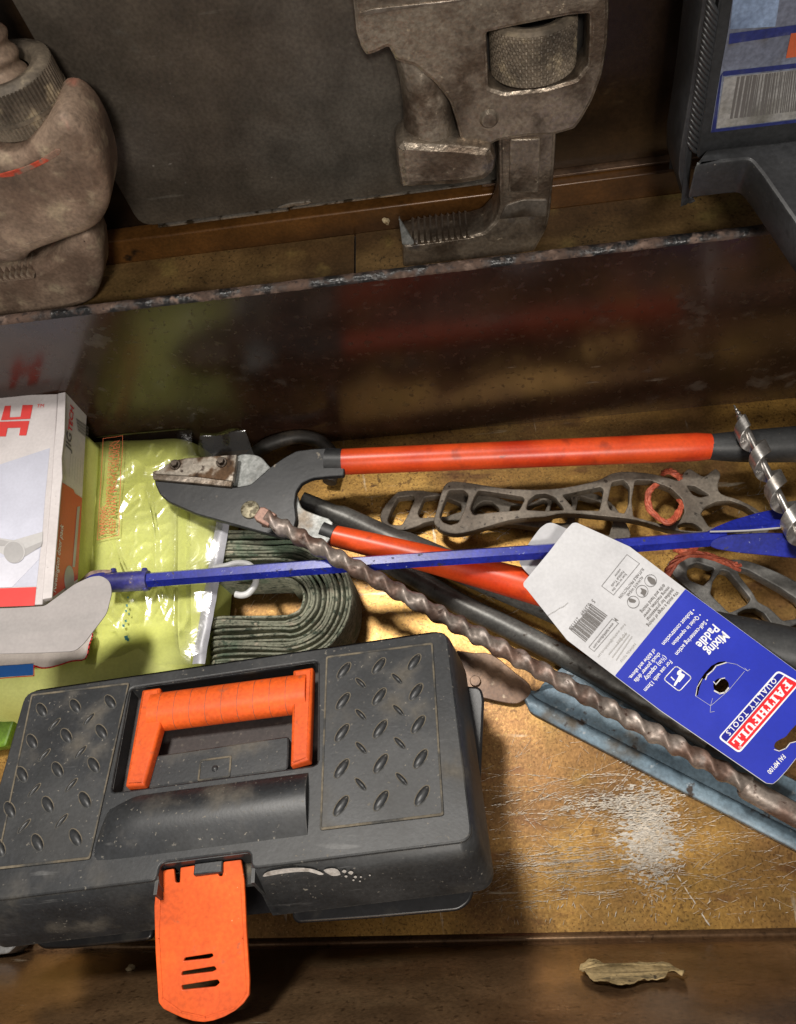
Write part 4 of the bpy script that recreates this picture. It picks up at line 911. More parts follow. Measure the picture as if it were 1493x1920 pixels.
tube('weld_seam', path(W([(*ZH([(960, 385)])[0], .0675), (*ZH([(1200, 378)])[0], .068), (*ZH([(1493, 352)])[0], .069)]), 3), .0007, 'inkpale', MP_, 6)

# ------------------------------------------------------------------ card tag
TG = thing('card_tag', 'white and blue printed card tag threaded on the blue rod', 'card tag', P(1250, 1230, .05))
KF = plane3(P(1030, 1035, .0765), P(1445, 1470, .047), P(1493, 1256, .058))
card = Z8([(340, 55), (318, 58), (285, 92), (195, 210), (60, 372), (62, 392), (75, 402), (290, 672), (540, 862), (780, 1045), (1335, 1426), (1372, 1430), (1400, 1408), (1450, 1352), (1510, 1275), (1640, 1120), (1680, 1000), (1660, 955), (1493, 832), (910, 402), (620, 182)])
hole1 = Z8([(1100+42*math.cos(t), 912+40*math.sin(t)) for t in np.linspace(0, 2*math.pi, 16, endpoint=False)])
slit = Z8([(1122, 783), (1085, 788), (1048, 808), (1010, 850), (982, 892), (968, 930), (964, 966), (978, 962), (988, 918), (1004, 880), (1020, 872), (1024, 852), (1052, 830), (1070, 806), (1126, 792)])
euro = Z8([(1376, 1238), (1382, 1212), (1402, 1198), (1440, 1180), (1462, 1150), (1500, 1110), (1545, 1075), (1580, 1105), (1560, 1160), (1530, 1200), (1460, 1212), (1440, 1240), (1404, 1254)])
plate('card', KF, [rounded(card, 3), hole1, slit, rounded(euro, 4)], 0, .0005, 'card', TG, .00005)
tb = plate('inner_tab', plane3(P(1030, 1035, .0580), P(1000, 1090, .0575), P(1060, 1000, .0575)), [rounded(Z8([(36, 262), (60, 215), (95, 155), (150, 82), (185, 58), (215, 56), (300, 92), (400, 150), (300, 300), (100, 340), (62, 300)]), 6)], 0, .0005, 'card', TG, .00005)
blue = Z8([(912, 405), (1493, 834), (1658, 958), (1676, 1000), (1636, 1120), (1508, 1273), (1448, 1350), (1398, 1405), (1372, 1427), (1337, 1423), (782, 1042), (542, 860)])
plate('blue_panel', KF, [rounded(blue, 2), hole1, slit, rounded(euro, 4)], .0003, .0002, 'cardblue', TG, .00003)
k1, k2, k3 = .0005, .0007, .0009
def tx(s, Zf, a, b, mat='inkwhite', tall=1.0, bold=0., h=k2): return text(s, KF, Zf([a])[0], Zf([b])[0], h, mat, TG, tall, bold)
tx('Mixing', ZG, (838, 492), (672, 668), tall=1.22, bold=.022)
tx('Paddle', ZG, (752, 428), (592, 606), tall=1.18, bold=.022)
tx('\u2022 Self-centering action', ZG, (688, 378), (408, 692), tall=1.1, bold=.012)
tx('\u2022 Quiet in operation', ZG, (624, 332), (380, 603), tall=1.1, bold=.012)
tx('\u2022 Robust construction', ZG, (566, 288), (290, 602), tall=1.1, bold=.012)
tx('For use with 13mm', ZG, (362, 750), (128, 1016), tall=1.15, bold=.012)
tx('(\u00bdin) capacity', ZG, (312, 708), (132, 915), tall=1.15, bold=.012)
tx('chuck power drills', ZG, (262, 682), (40, 932), tall=1.15, bold=.012)
tx('of 600w and above.', ZG, (218, 648), (-6, 906), tall=1.15, bold=.012)
tx('FAI MP100', ZG, (1372, 1592), (1232, 1748), tall=1.15, bold=.015)
# maker's panel
outer = ZG([(1330, 843), (1534, 955), (985, 1588), (795, 1448)]); inner = ZG([(1334, 862), (1512, 962), (982, 1568), (814, 1442)])
sheet('logo_border', KF, rounded(outer, 8), k1, 'inkwhite', TG, holes=[rounded(inner, 6)])
sheet('logo_band', KF, rounded(ZG([(1334, 862), (1386, 892), (868, 1486), (814, 1442)]), 4), k1-.0001, 'cardnavy', TG)
line('logo_rule', KF, ZG([(1388, 894), (872, 1488)]), .0006, k2, 'inkwhite', TG)
sheet('logo_band', KF, rounded(ZG([(1394, 900), (1510, 964), (980, 1566), (880, 1488)]), 3), k1-.0001, 'cardred', TG)
text('QUALITY TOOLS', KF, ZG([(1290, 908)])[0], ZG([(862, 1398)])[0], k2, 'inkwhite', TG, 1.0, .012, space=1.45)
LET = {'F': [[(0, 0), (.55, 0), (.55, .13), (.42, .13), (.42, .42), (.62, .42), (.62, .58), (.42, .58), (.42, .86), (.72, .86), (.72, .66), (.86, .66), (.86, 1), (0, 1), (0, .87), (.13, .87), (.13, .13), (0, .13)]],
       'A': [[(0, 0), (.36, 0), (.36, .13), (.30, .13), (.34, .27), (.62, .27), (.66, .13), (.58, .13), (.58, 0), (1, 0), (1, .13), (.93, .13), (.66, 1), (.34, 1), (.07, .13), (0, .13)], [(.38, .42), (.48, .78), (.58, .42)]],
       'I': [[(0, 0), (.55, 0), (.55, .13), (.42, .13), (.42, .87), (.55, .87), (.55, 1), (0, 1), (0, .87), (.13, .87), (.13, .13), (0, .13)]],
       'T': [[(.22, 0), (.74, 0), (.74, .13), (.62, .13), (.62, .86), (.82, .86), (.82, .64), (.96, .64), (.96, 1), (0, 1), (0, .64), (.14, .64), (.14, .86), (.34, .86), (.34, .13), (.22, .13)]],
       'H': [[(0, 0), (.46, 0), (.46, .13), (.36, .13), (.36, .42), (.64, .42), (.64, .13), (.54, .13), (.54, 0), (1, 0), (1, .13), (.90, .13), (.90, .87), (1, .87), (1, 1), (.54, 1), (.54, .87), (.64, .87), (.64, .58), (.36, .58), (.36, .87), (.46, .87), (.46, 1), (0, 1), (0, .87), (.10, .87), (.10, .13), (0, .13)]],
       'U': [[(.10, .30), (.16, .1), (.32, 0), (.62, 0), (.80, .1), (.88, .30), (.88, .87), (1, .87), (1, 1), (.56, 1), (.56, .87), (.70, .87), (.70, .32), (.64, .18), (.52, .14), (.42, .18), (.37, .32), (.37, .87), (.47, .87), (.47, 1), (0, 1), (0, .87), (.10, .87)]],
       'L': [[(0, 0), (.86, 0), (.86, .36), (.72, .36), (.72, .14), (.42, .14), (.42, .87), (.56, .87), (.56, 1), (0, 1), (0, .87), (.13, .87), (.13, .13), (0, .13)]]}
A = KF.px(*ZG([(1402, 926)])[0], k2); B = KF.px(*ZG([(914, 1486)])[0], k2); dv_ = (B-A); Lw = np.linalg.norm(dv_); dv_ /= Lw; uv_ = np.array([-dv_[1], dv_[0]])
wid = dict(F=.86, A=1.06, I=.56, T=.96, H=1.0, U=1.0, L=.86); tot = sum(wid[c]+.05 for c in 'FAITHFULL'); sc = Lw/tot
capm = np.linalg.norm(KF.px(*ZG([(1402, 926)])[0], k2)-KF.px(*ZG([(1470, 968)])[0], k2)); x = 0
for c in 'FAITHFULL':
    wv = wid[c]; bw = max(p[0] for p in LET[c][0])
    lps = [[A+dv_*(x+p[0]/bw*wv)*sc+uv_*p[1]*capm for p in lp] for lp in LET[c]]
    v, f = plate_vf(KF, lps, k2, .0001, .00001); obj('printed_letter', v, f, 'inkwhite', TG, 0); x += wv+.05
tx('\u00ae', ZG, (992, 1512), (972, 1534), tall=1.0)
# drill pictogram
line('drill_icon_frame', KF, rounded(ZG([(420, 802), (562, 908), (448, 1034), (308, 924)]), 6), .0006, k2, 'inkwhite', TG, True)
sheet('drill_icon', KF, ZG([(430, 858), (452, 838), (470, 845), (466, 868), (500, 884), (494, 900), (452, 950), (440, 945), (412, 985), (398, 980), (410, 950), (424, 930), (444, 890), (428, 880)]), k2, 'inkwhite', TG)
line('drill_icon', KF, ZG([(378, 906), (402, 930)]), .0008, k2, 'inkwhite', TG)
# tear marks round the hole
line('torn_edge', KF, Z8([(1018, 880), (1026, 858), (1056, 832), (1074, 808), (1126, 791)]), .0007, k2, 'cardedge', TG)
line('torn_edge', KF, Z8([(966, 966), (974, 920), (1000, 876)]), .0004, k2, 'cardedge', TG)
line('torn_edge', KF, Z8([(1066, 940), (1092, 954), (1120, 948), (1138, 925)]), .0010, k2, 'cardedge', TG)
line('torn_edge', KF, Z8([(1060, 892), (1072, 906), (1098, 876), (1118, 872)]), .0006, k2, 'cardedge', TG)
for a in ([(1126, 790), (1180, 800), (1240, 836)], [(1224, 820), (1240, 836), (1250, 826)], [(968, 968), (1044, 1018), (1054, 980)], [(1044, 1018), (1062, 1004), (1140, 936), (1222, 838)], [(1044, 1018), (1042, 1052), (1064, 1048)]):
    line('crease', KF, Z8(a), .00022, k2, 'boxlilac', TG)
for a in ([(1380, 1248), (1404, 1256), (1440, 1242), (1462, 1214), (1500, 1204)],): line('torn_edge', KF, Z8(a), .0005, k2, 'cardedge', TG)
# small print on the white part
def g(s, a, b, tall=1.05, mat='inkgrey', bold=0.0): tx(s, ZF, a, b, mat, tall, bold, k1)
line('print_frame', KF, ZF([(1125, 342), (1260, 440), (980, 778), (852, 682)]), .00025, k1, 'inkgrey', TG, True)
g('Scan to view the', (1108, 542), (960, 728)); g('Faithfull Tools', (1078, 516), (950, 676)); g('website', (1048, 492), (990, 570))
g('ALWAYS WEAR', (1284, 572), (1116, 778), 1.1); g('SUITABLE PROTECTION', (1290, 486), (1032, 800), 1.1)
for (x, y) in ((1380, 624), (1288, 738), (1193, 855)):
    line('icon_ring', KF, ZF([(x+64*math.cos(t), y+64*math.sin(t)) for t in np.linspace(0, 2*math.pi, 26, endpoint=False)]), .0003, k1, 'inkgrey', TG, True)
sheet('icon', KF, ZF([(1345, 590), (1370, 580), (1400, 595), (1425, 610), (1435, 640), (1415, 665), (1385, 660), (1365, 640), (1350, 620)]), k1-.0001, 'inkgrey', TG, 3)
sheet('icon', KF, ZF([(1270, 705), (1300, 712), (1335, 730), (1330, 760), (1310, 790), (1290, 770), (1270, 760), (1285, 735)]), k1-.0001, 'inkgrey', TG, 3)
sheet('icon', KF, ZF([(1145, 825), (1165, 815), (1220, 835), (1215, 855), (1190, 862), (1150, 850)]), k1-.0001, 'inkgrey', TG, 2)
for (s, a, b) in (('We stock a range of mixing', (866, 414), (708, 594)), ('paddles for professional', (842, 402), (706, 560)), ('mixing machines, power', (820, 390), (688, 546)), ('drills and hand mixing', (796, 376), (674, 522))):
    tx(s, Z8, a, b, 'inkgrey', 1.15, 0.004, k1)
# barcode
a0, a1, b1_, b0 = (np.array(q, float) for q in ((735, 870), (915, 1000), (672, 1294), (492, 1146)))
m = MB(); t = 0; rnd = random.Random(11)
while t < .985:
    w_ = rnd.choice([.008, .008, .016, .022, .03]); q = [a0+(b0-a0)*t, a1+(b1_-a1)*t, a1+(b1_-a1)*(t+w_), a0+(b0-a0)*(t+w_)]
    if .06 < t < .94: q[0] = q[0]+(q[1]-q[0])*.10; q[3] = q[3]+(q[2]-q[3])*.10
    m.add([KF.w(*KF.px(*ZF([tuple(p_)])[0], k1), k1) for p_ in q], [(0, 1, 2, 3)]); t += w_+rnd.choice([.008, .010, .016, .022])
m.build('barcode', 'inkgrey', TG, 0)
g('023969', (710, 862), (618, 978), 1.2); g('213158', (590, 1015), (500, 1130), 1.2); g('5', (752, 822), (738, 838), 1.2)
line('print_frame', KF, ZF([(965, 1035), (1034, 1084), (772, 1386), (714, 1342)]), .00025, k1, 'inkgrey', TG, True)
g('www.faithfulltools.com', (968, 1075), (756, 1338), 1.2)
sheet('arrow_mark', KF, ZF([(985, 1020), (1035, 1052), (1000, 1056)]), k1, 'inkgrey', TG)
for (s, a, b) in (('E-mail: enquiries@faithfulltools.com', (1096, 1085), (806, 1440)), ('PO Box', (1096, 1180), (1010, 1290)), ('FAITHFULL TOOLS', (1205, 1295), (1050, 1490))): g(s, a, b, 1.1, 'inkpale')
for i in range(3): line('small_print', KF, ZF([(1120+i*30, 1190+i*18), (930+i*40, 1420+i*30)]), .0005, k1, 'inkpale', TG)
line('crease', KF, ZF([(268, 1000), (340, 960), (400, 920), (440, 905), (490, 862)]), .0003, k1, 'inkpale', TG)

# ------------------------------------------------------------------ wood auger bit
AG = thing('auger_bit', 'shiny spiral wood auger bit leaning over the blue paddle at the right', 'drill bit', P(1480, 960, .06))
A = P(1392, 790, .072); B = P(1560, 1122, .080); d = B-A; La = np.linalg.norm(d); d /= La
tube('core', [A-d*.004+d*La*i/20 for i in range(21)], .0027, 'steel', AG, 14)
tube('lead_screw', [A+d*(-.016+.014*i/20) for i in range(21)], [.0004+.0022*i/20 for i in range(21)], 'steel', AG, 12, sec=lambda t: 1+.25*math.cos(t), twist=lambda i: i*1.3)
aa = np.cross(d, (0, 0, 1)); aa /= np.linalg.norm(aa); bb_ = np.cross(aa, d)
V = []; Fc = []; pitch = .0275; nt_ = 34; K = int(La/pitch*nt_); ro = .0088
for i in range(K+1):
    th = -2*math.pi*i/nt_+2.4; s = .001+pitch*i/nt_; k = ro*min(1, .4+i/8)
    for rr, ds in ((.0015, -.0026), (k-.0004, -.0056), (k, -.0052), (k, .0052), (k-.0004, .0056), (.0015, .0026)):
        q = A+d*(s+ds)+(aa*math.cos(th)+bb_*math.sin(th))*rr; V.append(q)
for i in range(K):
    for k in range(6): Fc.append((i*6+k, i*6+(k+1) % 6, (i+1)*6+(k+1) % 6, (i+1)*6+k))
Fc += [tuple(range(6)), tuple(K*6+k for k in range(6))[::-1]]
obj('spiral_flight', V, Fc, 'steel', AG, 40)

# ------------------------------------------------------------------ long masonry bit
DB = thing('masonry_bit', 'long rusty twisted masonry drill bit lying diagonally over the blue rod', 'drill bit', P(990, 1250, .05))
A = P(492, 968, .0870); B = P(1640, 1604, .0185); d = B-A; Lb = np.linalg.norm(d)
E_ = P(1400, 1478, .0290); tl_ = np.linalg.norm(E_-A)/Lb
nn = 460; r0 = .0072; tw = .0340
pts = [A+d*(tl_*i/nn) for i in range(nn+1)]
sec = lambda t: .72+.28*(0.5+0.5*math.cos(2*t))**2.2
rs = [r0*(.80 if i < 4 else 1)*(1+.03*math.sin(i*.35)) for i in range(nn+1)]
v, f = tube_vf(pts, rs, 26, sec=sec, twist=lambda i: -2*math.pi*(tl_*Lb*i/nn)/tw+.35*noise.noise(Vector((i*.03, 0, 0))))
v = [np.array(q)+.0005*np.array(noise.noise_vector(Vector(q)*170)) for q in v]
obj('fluted_body', v, f, 'drill', DB, 70)
tube('shank', [E_-d*.008, E_-d*.004, E_, E_+d*.02, E_+d*.3], [.0056, .0072, .0078, .0078, .0078], 'drill', DB, 22)
du = d/Lb; KFt = Frame(A, du, np.cross((0, 0, 1), du))
m = MB(); m.add(*plate_vf(KFt, [[(-.004, -.0045), (-.001, -.0062), (.010, -.0058), (.010, .0058), (-.001, .0062), (-.004, .0045)]], .0046, .0050, .0008)); m.build('carbide_tip', 'carbide', DB)

# ------------------------------------------------------------------ toolbox
ang = math.radians(4.8)
T = Frame(P(838, 1190, .115), (math.cos(ang), math.sin(ang), 0), (-.066, 1.438, -.40))
TB = thing('toolbox', 'black plastic toolbox with orange handle and orange latch, lid slightly open', 'toolbox', (-.17, .06, 0))
a0, a1, b0, b1 = -.2945, .0015, -.1345, .0045
def tl(x, y, h=0.0): return T.px(x, y, h)
# lid: top plate with the handle well cut out, sloping skirt
well = [tl(*p) for p in [(242, 1282), (597, 1236), (590, 1440), (545, 1446), (232, 1482), (222, 1470)]]
wx0, wx1 = -.2165, -.0865; wy1 = -.0055; wy0 = -.0780
well_l = rrect(wx0, wx1, wy0, wy1, .003, 2)
nlx0, nlx1 = tl(300, 1660)[0]-.002, tl(462, 1640)[0]+.002     # latch notch
top_out = rounded([(a0, b0), (nlx0, b0), (nlx0, b0+.0085), (nlx1, b0+.0085), (nlx1, b0), (a1, b0), (a1, b1), (a0, b1)], .010, 5)
ov = rrect(a0, a1, b0, b1, .010, 5)
m = MB()
tp = rounded([(a0+.001, b0+.001), (nlx0, b0+.001), (nlx0, b0+.0105), (nlx1, b0+.0105), (nlx1, b0+.001), (a1-.001, b0+.001), (a1-.001, b1-.001), (a0+.001, b1-.001)], .008, 4)
v, f = plate_vf(T, [tp, well_l], 0, .003, .0012, 2); m.add(v, f)
# skirt as a wall following the outline, leaving out the notch
def skirt_loop(k, bfront):                          # k outward growth at the sides
    return [(a0-k, b0-bfront), (nlx0, b0-bfront)], [(nlx1+.0005, b0-bfront), (a1+k, b0-bfront)]
prof3 = [(-.001, -.0035, -.0008), (.0006, 0, -.0035), (.0025, .0035, -.016), (.0050, .0085, -.034), (.0062, .0110, -.047), (.0042, .0090, -.047), (.0010, .0045, -.033), (-.0020, .000, -.006)]
def skirt_path(side, front, back):
    r = .010
    pts_ = [(nlx1, b0-front), (a1+side-r, b0-front)]
    for k in range(7): t = math.radians(-90+90*k/6); pts_.append((a1+side-r+r*math.cos(t), b0-front+r+r*math.sin(t)))
    for k in range(7): t = math.radians(90*k/6); pts_.append((a1+side-r+r*math.cos(t), b1+back-r+r*math.sin(t)))
    for k in range(7): t = math.radians(90+90*k/6); pts_.append((a0-side+r+r*math.cos(t), b1+back-r+r*math.sin(t)))
    for k in range(7): t = math.radians(180+90*k/6); pts_.append((a0-side+r+r*math.cos(t), b0-front+r+r*math.sin(t)))
    pts_.append((nlx0, b0-front)); return pts_
rows = [skirt_path(s, fr_, s*.3) for s, fr_, c in prof3]; n = len(rows[0])
V = [T.w(q[0], q[1], prof3[j][2]) for j in range(len(rows)) for q in rows[j]]
Fc = [(j*n+i, j*n+i+1, (j+1)*n+i+1, (j+1)*n+i)[::-1] for j in range(len(rows)-1) for i in range(n-1)]
J = len(rows); Fc += [tuple(j*n for j in range(J)), tuple(j*n+n-1 for j in range(J))[::-1]]
m.add(V, Fc)
# notch walls
m.box(T, nlx0-.001, nlx1+.001, b0+.0100, b0+.0125, -.030, -.0016)
m.box(T, nlx0-.0022, nlx0-.0002, b0-.006, b0+.0125, -.030, -.0022); m.box(T, nlx1+.0002, nlx1+.0022, b0-.006, b0+.0125, -.030, -.0022)
lid = m.build('lid', 'plastic', TB, 45)
# handle well
m = MB(); m.box(T, wx0-.001, wx1+.001, wy0-.001, wy1+.001, -.016, -.0135); m.build('well_floor', 'well', TB)
m = MB()
for (x0, x1, y0, y1) in ((wx0-.002, wx0+.0003, wy0, wy1), (wx1-.0003, wx1+.002, wy0, wy1), (wx0, wx1, wy1-.0003, wy1+.002), (wx0, wx1, wy0-.002, wy0+.0003)): m.box(T, x0, x1, y0, y1, -.0136, -.0015)
m.build('well_wall', 'plastic', TB)
# ledge in front of the handle with the lock tab
p0 = tl(272, 1404, -.003); p1 = tl(545, 1372, -.003); p2 = tl(590, 1446, -.003); p3 = tl(235, 1476, -.003)
lx0, lx1 = tl(300, 1440)[0]-.012, tl(540, 1400)[0]
ly1 = tl(420, 1393)[1]
v, f = plate_vf(T, [rounded([(lx0, wy0+.0004), (lx1, wy0+.0004), (lx1, ly1), (lx0+.004, ly1-.001)], .003)], -.0022, .0115, .0012); obj('ledge', v, f, 'plastic', TB)
q0 = tl(372, 1428); q1 = tl(430, 1452); tabx0, tabx1, taby0, taby1 = q0[0], q1[0], min(q0[1], q1[1])-.001, max(q0[1], q1[1])+.002
tabc = rrect(tabx0, tabx1, taby0, taby1, .0012, 2); tabi = rrect(tabx0+.0012, tabx1-.0012, taby0+.0012, taby1-.0012, .0006, 2)
v, f = plate_vf(T, [tabc, tabi], -.0016, .0012, .0002); lt = obj('lock_tab', v, f, 'dusty', TB)
m = MB(); m.add(*dome_vf(T, (tabx0+tabx1)/2, (taby0+taby1)/2, -.0024, .0022, .0022, .0014)); m.build('lock_stud', 'plastic', lt, 60)
# rounded ridge in front of the ledge
rx0, rx1 = tl(222, 1520)[0], tl(578, 1480)[0]; ry1 = wy0-.0035; ry0 = tl(400, 1592)[1]; V = []; Fc = []; nr = 14; nl = 24
for i in range(nl+1):
    s = i/nl; xx = rx0-.008+(rx1-rx0+.008)*s; e = min(1, s*7); 
    for k in range(nr+1):
        t = k/nr; yy = ry1-.0035*(1-e)*2*(1-t)+(ry0-ry1)*t; hh = .0085*(math.sin(math.pi*min(t*1.0, 1))**.8)*(e**.5)*(1-.45*t)
        V.append(T.w(xx+.006*t*(1-e)*-1, yy, -.0006+hh))
for i in range(nl):
    for k in range(nr): q = i*(nr+1)+k; Fc.append((q, q+1, q+nr+2, q+nr+1))
Fc.append(tuple(nl*(nr+1)+k for k in range(nr+1)))
obj('front_ridge', V, Fc, 'plastic', TB, 60)
# tread panels
def panel(corners, big, small, kind):
    lp = [tl(*p) for p in corners]; c = np.mean(lp, axis=0)
    v, f = plate_vf(T, [rounded(lp, .0015)], .0007, .0014, .0003); pn = obj('tread_panel', v, f, 'plastic', TB)
    inn = [c+(np.array(q)-c)*np.array([.965, .975]) for q in lp]; out = [c+(np.array(q)-c)*np.array([1.0, 1.0]) for q in lp]
    v, f = plate_vf(T, [rounded(out, .0018), rounded(inn, .0012)], .0012, .0008, .0003); obj('panel_border', v, f, 'dusty', pn)
    for (lst, ra, rb, sgn_) in ((big, .0066, .0027, kind), (small, .0048, .0014, -kind)):
        proto = None
        for (x, y) in lst:
            a, b = tl(x, y); rot = sgn_*math.radians(52)
            if proto is None:
                v, f = dome_vf(T, a, b, .0008, ra, rb, .0013, rot, 14, 3); v2, f2 = dome_vf(T, a, b, .00075, ra+.0006, rb+.0006, .0001, rot, 14, 1)
                nd = len(v); proto = obj('tread', list(v)+list(v2), list(f)+[tuple(i+nd for i in q) for q in f2], 'plastic', pn, 80)
                proto.data.materials.append(MT['dusty'])
                for pi, pg in enumerate(proto.data.polygons): pg.material_index = 1 if pi >= len(f) else 0
                base = np.array(T.w(a, b)); ploc = np.array(proto.location)
            else:
                o2 = proto.copy(); COL.objects.link(o2); o2.parent = pn; o2.location = [float(k) for k in (ploc+T.w(a, b)-base)]
bigR = ZB([(590, 225), (778, 200), (968, 180), (585, 390), (780, 365), (978, 340), (580, 560), (785, 540), (990, 515), (578, 752), (788, 725), (1002, 700), (575, 952), (790, 925), (1010, 898)])
smR = ZB([(680, 292), (875, 268), (680, 462), (882, 438), (682, 640), (890, 615), (680, 836), (900, 808)])
panel([(612, 1232), (812, 1206), (833, 1530), (600, 1558)], bigR, smR, 1)
bigL = ZA([(205, 395), (368, 375), (538, 355), (158, 548), (325, 520), (495, 500), (110, 708), (282, 685), (458, 662), (50, 880), (235, 855), (415, 832), (0, 1065), (185, 1040), (370, 1015)])
smL = ZA([(268, 465), (435, 440), (218, 615), (395, 600), (170, 785), (350, 760), (120, 960), (302, 935)])
panel([(60, 1303), (244, 1281), (170, 1612), (-8, 1632)], bigL, smL, -1)
# handle
hd = MB()
def hbar(pts_px, h, t, bev=.002): 
    return plate_vf(T, [rounded([tl(*p, h) for p in pts_px], .0012, 3)], h, t, bev, 2)
HD = thing('x', '', '', (0, 0, 0)); ROOTS.pop(); bpy.data.objects.remove(HD)
hh = .0045
v, f = hbar([(266, 1293), (300, 1288), (303, 1352), (270, 1472), (234, 1474)], hh, .009); ha = obj('handle_arm', v, f, 'orange', TB)
v, f = hbar([(549, 1256), (587, 1250), (580, 1424), (544, 1436)], hh, .009); obj('handle_arm', v, f, 'orange', TB)
A = tl(292, 1324, hh+.002); B = tl(556, 1290, hh+.002); gl = B-A
p_ = [T.w(*(A+gl*t_), hh-.0060) for t_ in np.linspace(-.06, 1.06, 5)]
hg = tube('handle_grip', p_, .0132, 'orange', TB, 20, sec=lambda t: .66+.34*abs(math.cos(t))**2, up=tuple(T.n))
for i in range(9):
    t_ = .02+.96*i/8.5; q = A+gl*t_
    tube('grip_groove', [T.w(*(q-gl*.0022), hh-.0060), T.w(*(q+gl*.0022), hh-.0060)], .01326, 'groove', hg, 20, sec=lambda t: .66+.34*abs(math.cos(t))**2, up=tuple(T.n), cap=False)
# latch, hanging open towards the front
hz = np.array(T.w(tl(380, 1632, -.008)[0], tl(380, 1632, -.008)[1], -.008))
LTF = Frame(hz, T.u, (0.0, .86, .05))
lat = [(306, 1632), (326, 1629), (329, 1655), (337, 1655), (338, 1627), (370, 1622), (408, 1617), (410, 1643), (417, 1643), (419, 1616), (452, 1612), (458, 1650), (462, 1740), (468, 1838), (467, 1866), (456, 1882), (440, 1896), (420, 1907), (400, 1914), (382, 1917), (362, 1915), (342, 1909), (322, 1900), (306, 1892), (297, 1880), (291, 1780), (289, 1700), (292, 1668)]
sl = [[(346, 1796), (398, 1788), (400, 1793), (392, 1797), (344, 1802)], [(341, 1822), (402, 1812), (406, 1818), (398, 1822), (340, 1829)], [(340, 1848), (408, 1837), (412, 1843), (404, 1850), (342, 1856)]]
Lps = [rounded(lat, 3, 3)]+[rounded(s, 2, 2) for s in sl]
loops = [[LTF.px(x, y) for x, y in lp] for lp in Lps]
v, f = plate_vf(LTF, loops, 0, .0026, .0006)
LT = obj('latch', v, f, 'orange', TB, 30)
line('latch_border', LTF, [(300, 1672), (298, 1760), (304, 1872), (340, 1898), (385, 1908), (440, 1890), (461, 1862), (455, 1760), (450, 1660)], .0007, .00035, 'orange', LT)
m = MB(); c0 = tl(372, 1606, -.01); m.box(T, tl(358, 1604)[0], tl(412, 1600)[0], b0+.0035, b0+.0100, -.014, -.006); m.build('latch_catch', 'plastic', TB, bevel=.0008)
m = MB(); m.box(T, nlx0+.002, nlx1-.002, b0-.002, b0+.0098, -.020, -.0160); m.build('latch_seat', 'dusty', TB)
# white paint smear on the front of the lid
def skirt_frame():
    p_a = T.w(nlx1, b0-.0005, -.0036); p_b = T.w(a1-.02, b0-.0005, -.0036); p_c = T.w(nlx1, b0-.0085, -.034)
    return Frame(p_a, p_b-p_a, p_a-p_c)
SK = skirt_frame()
sheet('paint_smear', SK, ZB([(155, 1325), (175, 1308), (230, 1296), (300, 1287), (370, 1286), (430, 1295), (480, 1318), (455, 1322), (400, 1306), (320, 1308), (240, 1318), (160, 1332)]), .0012, 'whitepaint', TB, 2)
sheet('paint_smear', SK, ZB([(480, 1298), (520, 1288), (555, 1295), (570, 1322), (530, 1328), (505, 1318)]), .0012, 'whitepaint', TB, 2)
for (x, y, s) in ((590, 1305, 12), (625, 1312, 14), (600, 1332, 8), (650, 1335, 9), (680, 1335, 6), (640, 1352, 6), (728, 1326, 5), (675, 1358, 5)):
    sheet('paint_smear', SK, ZB([(x-s, y), (x, y-s*.7), (x+s, y-s*.2), (x+s*.3, y+s*.7)]), .0012, 'whitepaint', TB, 2)
# body
bz = .072
bc = [np.array(q[:2]) for q in (P(62, 1765, bz), P(893, 1690, bz), P(906, 1292, bz), P(70, 1330, bz))]
def inset(k, z):
    c = np.mean(bc, axis=0); lp = []
    for q in bc:
        s = q-c; lp.append(c+s-np.sign(s)*k)
    return [(p[0], p[1], z) for p in rounded(lp, .012-k*.3, 5)]
def shell(rings, name, mat, parent):
    V = [p for r in rings for p in r]; n = len(rings[0])
    Fc = [(j*n+i, j*n+(i+1) % n, (j+1)*n+(i+1) % n, (j+1)*n+i) for j in range(len(rings)-1) for i in range(n)]
    Fc.append(tuple((len(rings)-1)*n+i for i in range(n))); return obj(name, V, Fc, mat, parent, 40)
shell([inset(.016, .0015), inset(.010, .030), inset(.0040, bz-.008), inset(.0040, bz-.0055)][::1]+[inset(.020, bz-.0055)], 'body', 'plastic_dark', TB)
def rim(pts_px, name):
    lp = [flat(bz).px(*p) for p in pts_px]; v, f = plate_vf(flat(bz), [rounded(lp, .007, 5)], 0, .006, .0016, 2); return obj(name, v, f, 'plastic_dark', TB)
rim([(547, 1690), (548, 1732), (700, 1722), (862, 1708), (884, 1690), (894, 1640), (908, 1310), (902, 1288), (846, 1284), (846, 1640), (835, 1666), (820, 1672), (700, 1682)], 'rim_lip')
rim([(56, 1700), (60, 1758), (76, 1780), (130, 1779), (286, 1762), (286, 1728), (140, 1738), (110, 1738), (94, 1725), (90, 1700)], 'rim_lip')

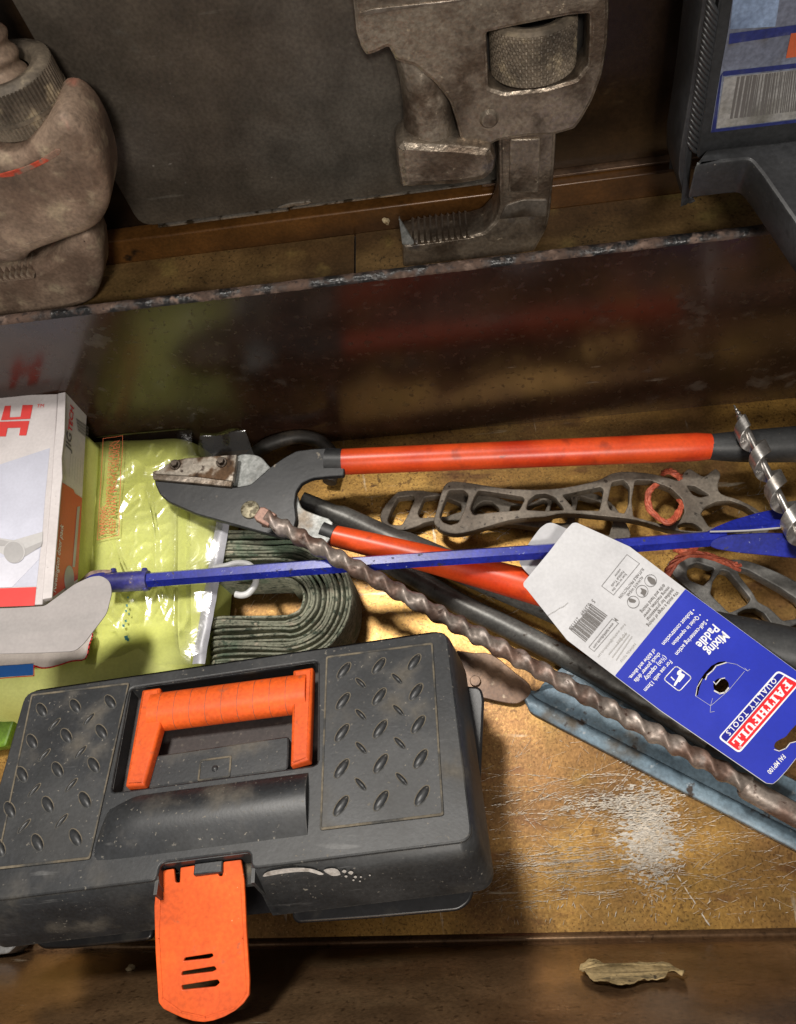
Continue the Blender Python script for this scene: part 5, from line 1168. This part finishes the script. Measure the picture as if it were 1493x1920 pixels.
# ------------------------------------------------------------------ small leftovers on the front wall
d_w = np.array([0, -.0310, .124]); 
WFw = Frame((0, YF-.0065, .006), (1, 0, 0), -d_w); 
if WFw.n[1] < 0: WFw = Frame((0, YF-.0065, .006), (1, 0, 0), d_w)
pp = [(1086, 1812), (1094, 1802), (1112, 1800), (1135, 1808), (1160, 1804), (1185, 1810), (1215, 1803), (1245, 1806), (1270, 1812), (1286, 1822), (1280, 1833), (1256, 1826), (1246, 1834), (1220, 1832), (1196, 1838), (1168, 1846), (1140, 1843), (1112, 1836), (1100, 1826)]
v, f = plate_vf(WFw, [[WFw.px(x, y, .004) for x, y in spl(pp, 3)]], .0042, .0006, .0001)
bm = bmesh.new(); bvs = [bm.verts.new(q) for q in v]
for q in f:
    try: bm.faces.new([bvs[i] for i in q])
    except ValueError: pass
bmesh.ops.triangulate(bm, faces=bm.faces[:]); bmesh.ops.subdivide_edges(bm, edges=bm.edges[:], cuts=2)
bm.verts.ensure_lookup_table(); v = [np.array(q.co)+WFw.n*(.0028*noise.noise(Vector(q.co)*90)+.0012*noise.noise(Vector(q.co)*260)) for q in bm.verts]; f = [[k.index for k in q.verts] for q in bm.faces]; bm.free()
o = obj('paper_scrap', v, f, 'paper', None, 30); tag(o, 'torn crumpled yellowish paper scrap on the front wall, lower right', 'paper scrap')
def crumb(x, y, s, label, fr):
    q = fr.px(x, y, .002); V, Fc = dome_vf(fr, q[0], q[1], .0002, s, s*1.2, s*.9, .4, 9, 3)
    V = [np.array(p)+np.array([random.gauss(0, s*.12) for _ in range(3)]) for p in V]; o = obj('crumb', V, Fc, 'crumb', None, 20); tag(o, label, 'crumb')
crumb(245, 1812, .0030, 'pale crumb of debris on the dark front wall left of the orange latch', WFw)
q = WF.px(724, 416, -.03)
crumb(724, 417, .0028, 'pale paint flake on the amber rail beside the wrench jaw', Frame((0, .4663, .18), (1, 0, 0), (0, 0, 1)))
o = plate('plastic_block', flat(.02), [rounded([(-70, 1758), (28, 1756), (42, 1764), (16, 1788), (-70, 1800)], 4)], 0, .018, 'greyblock', None, .001); tag(o, 'small grey plastic block under the left front corner of the toolbox', 'block')

for o in ROOTS:
    if '_wl' in o: del o['_wl']
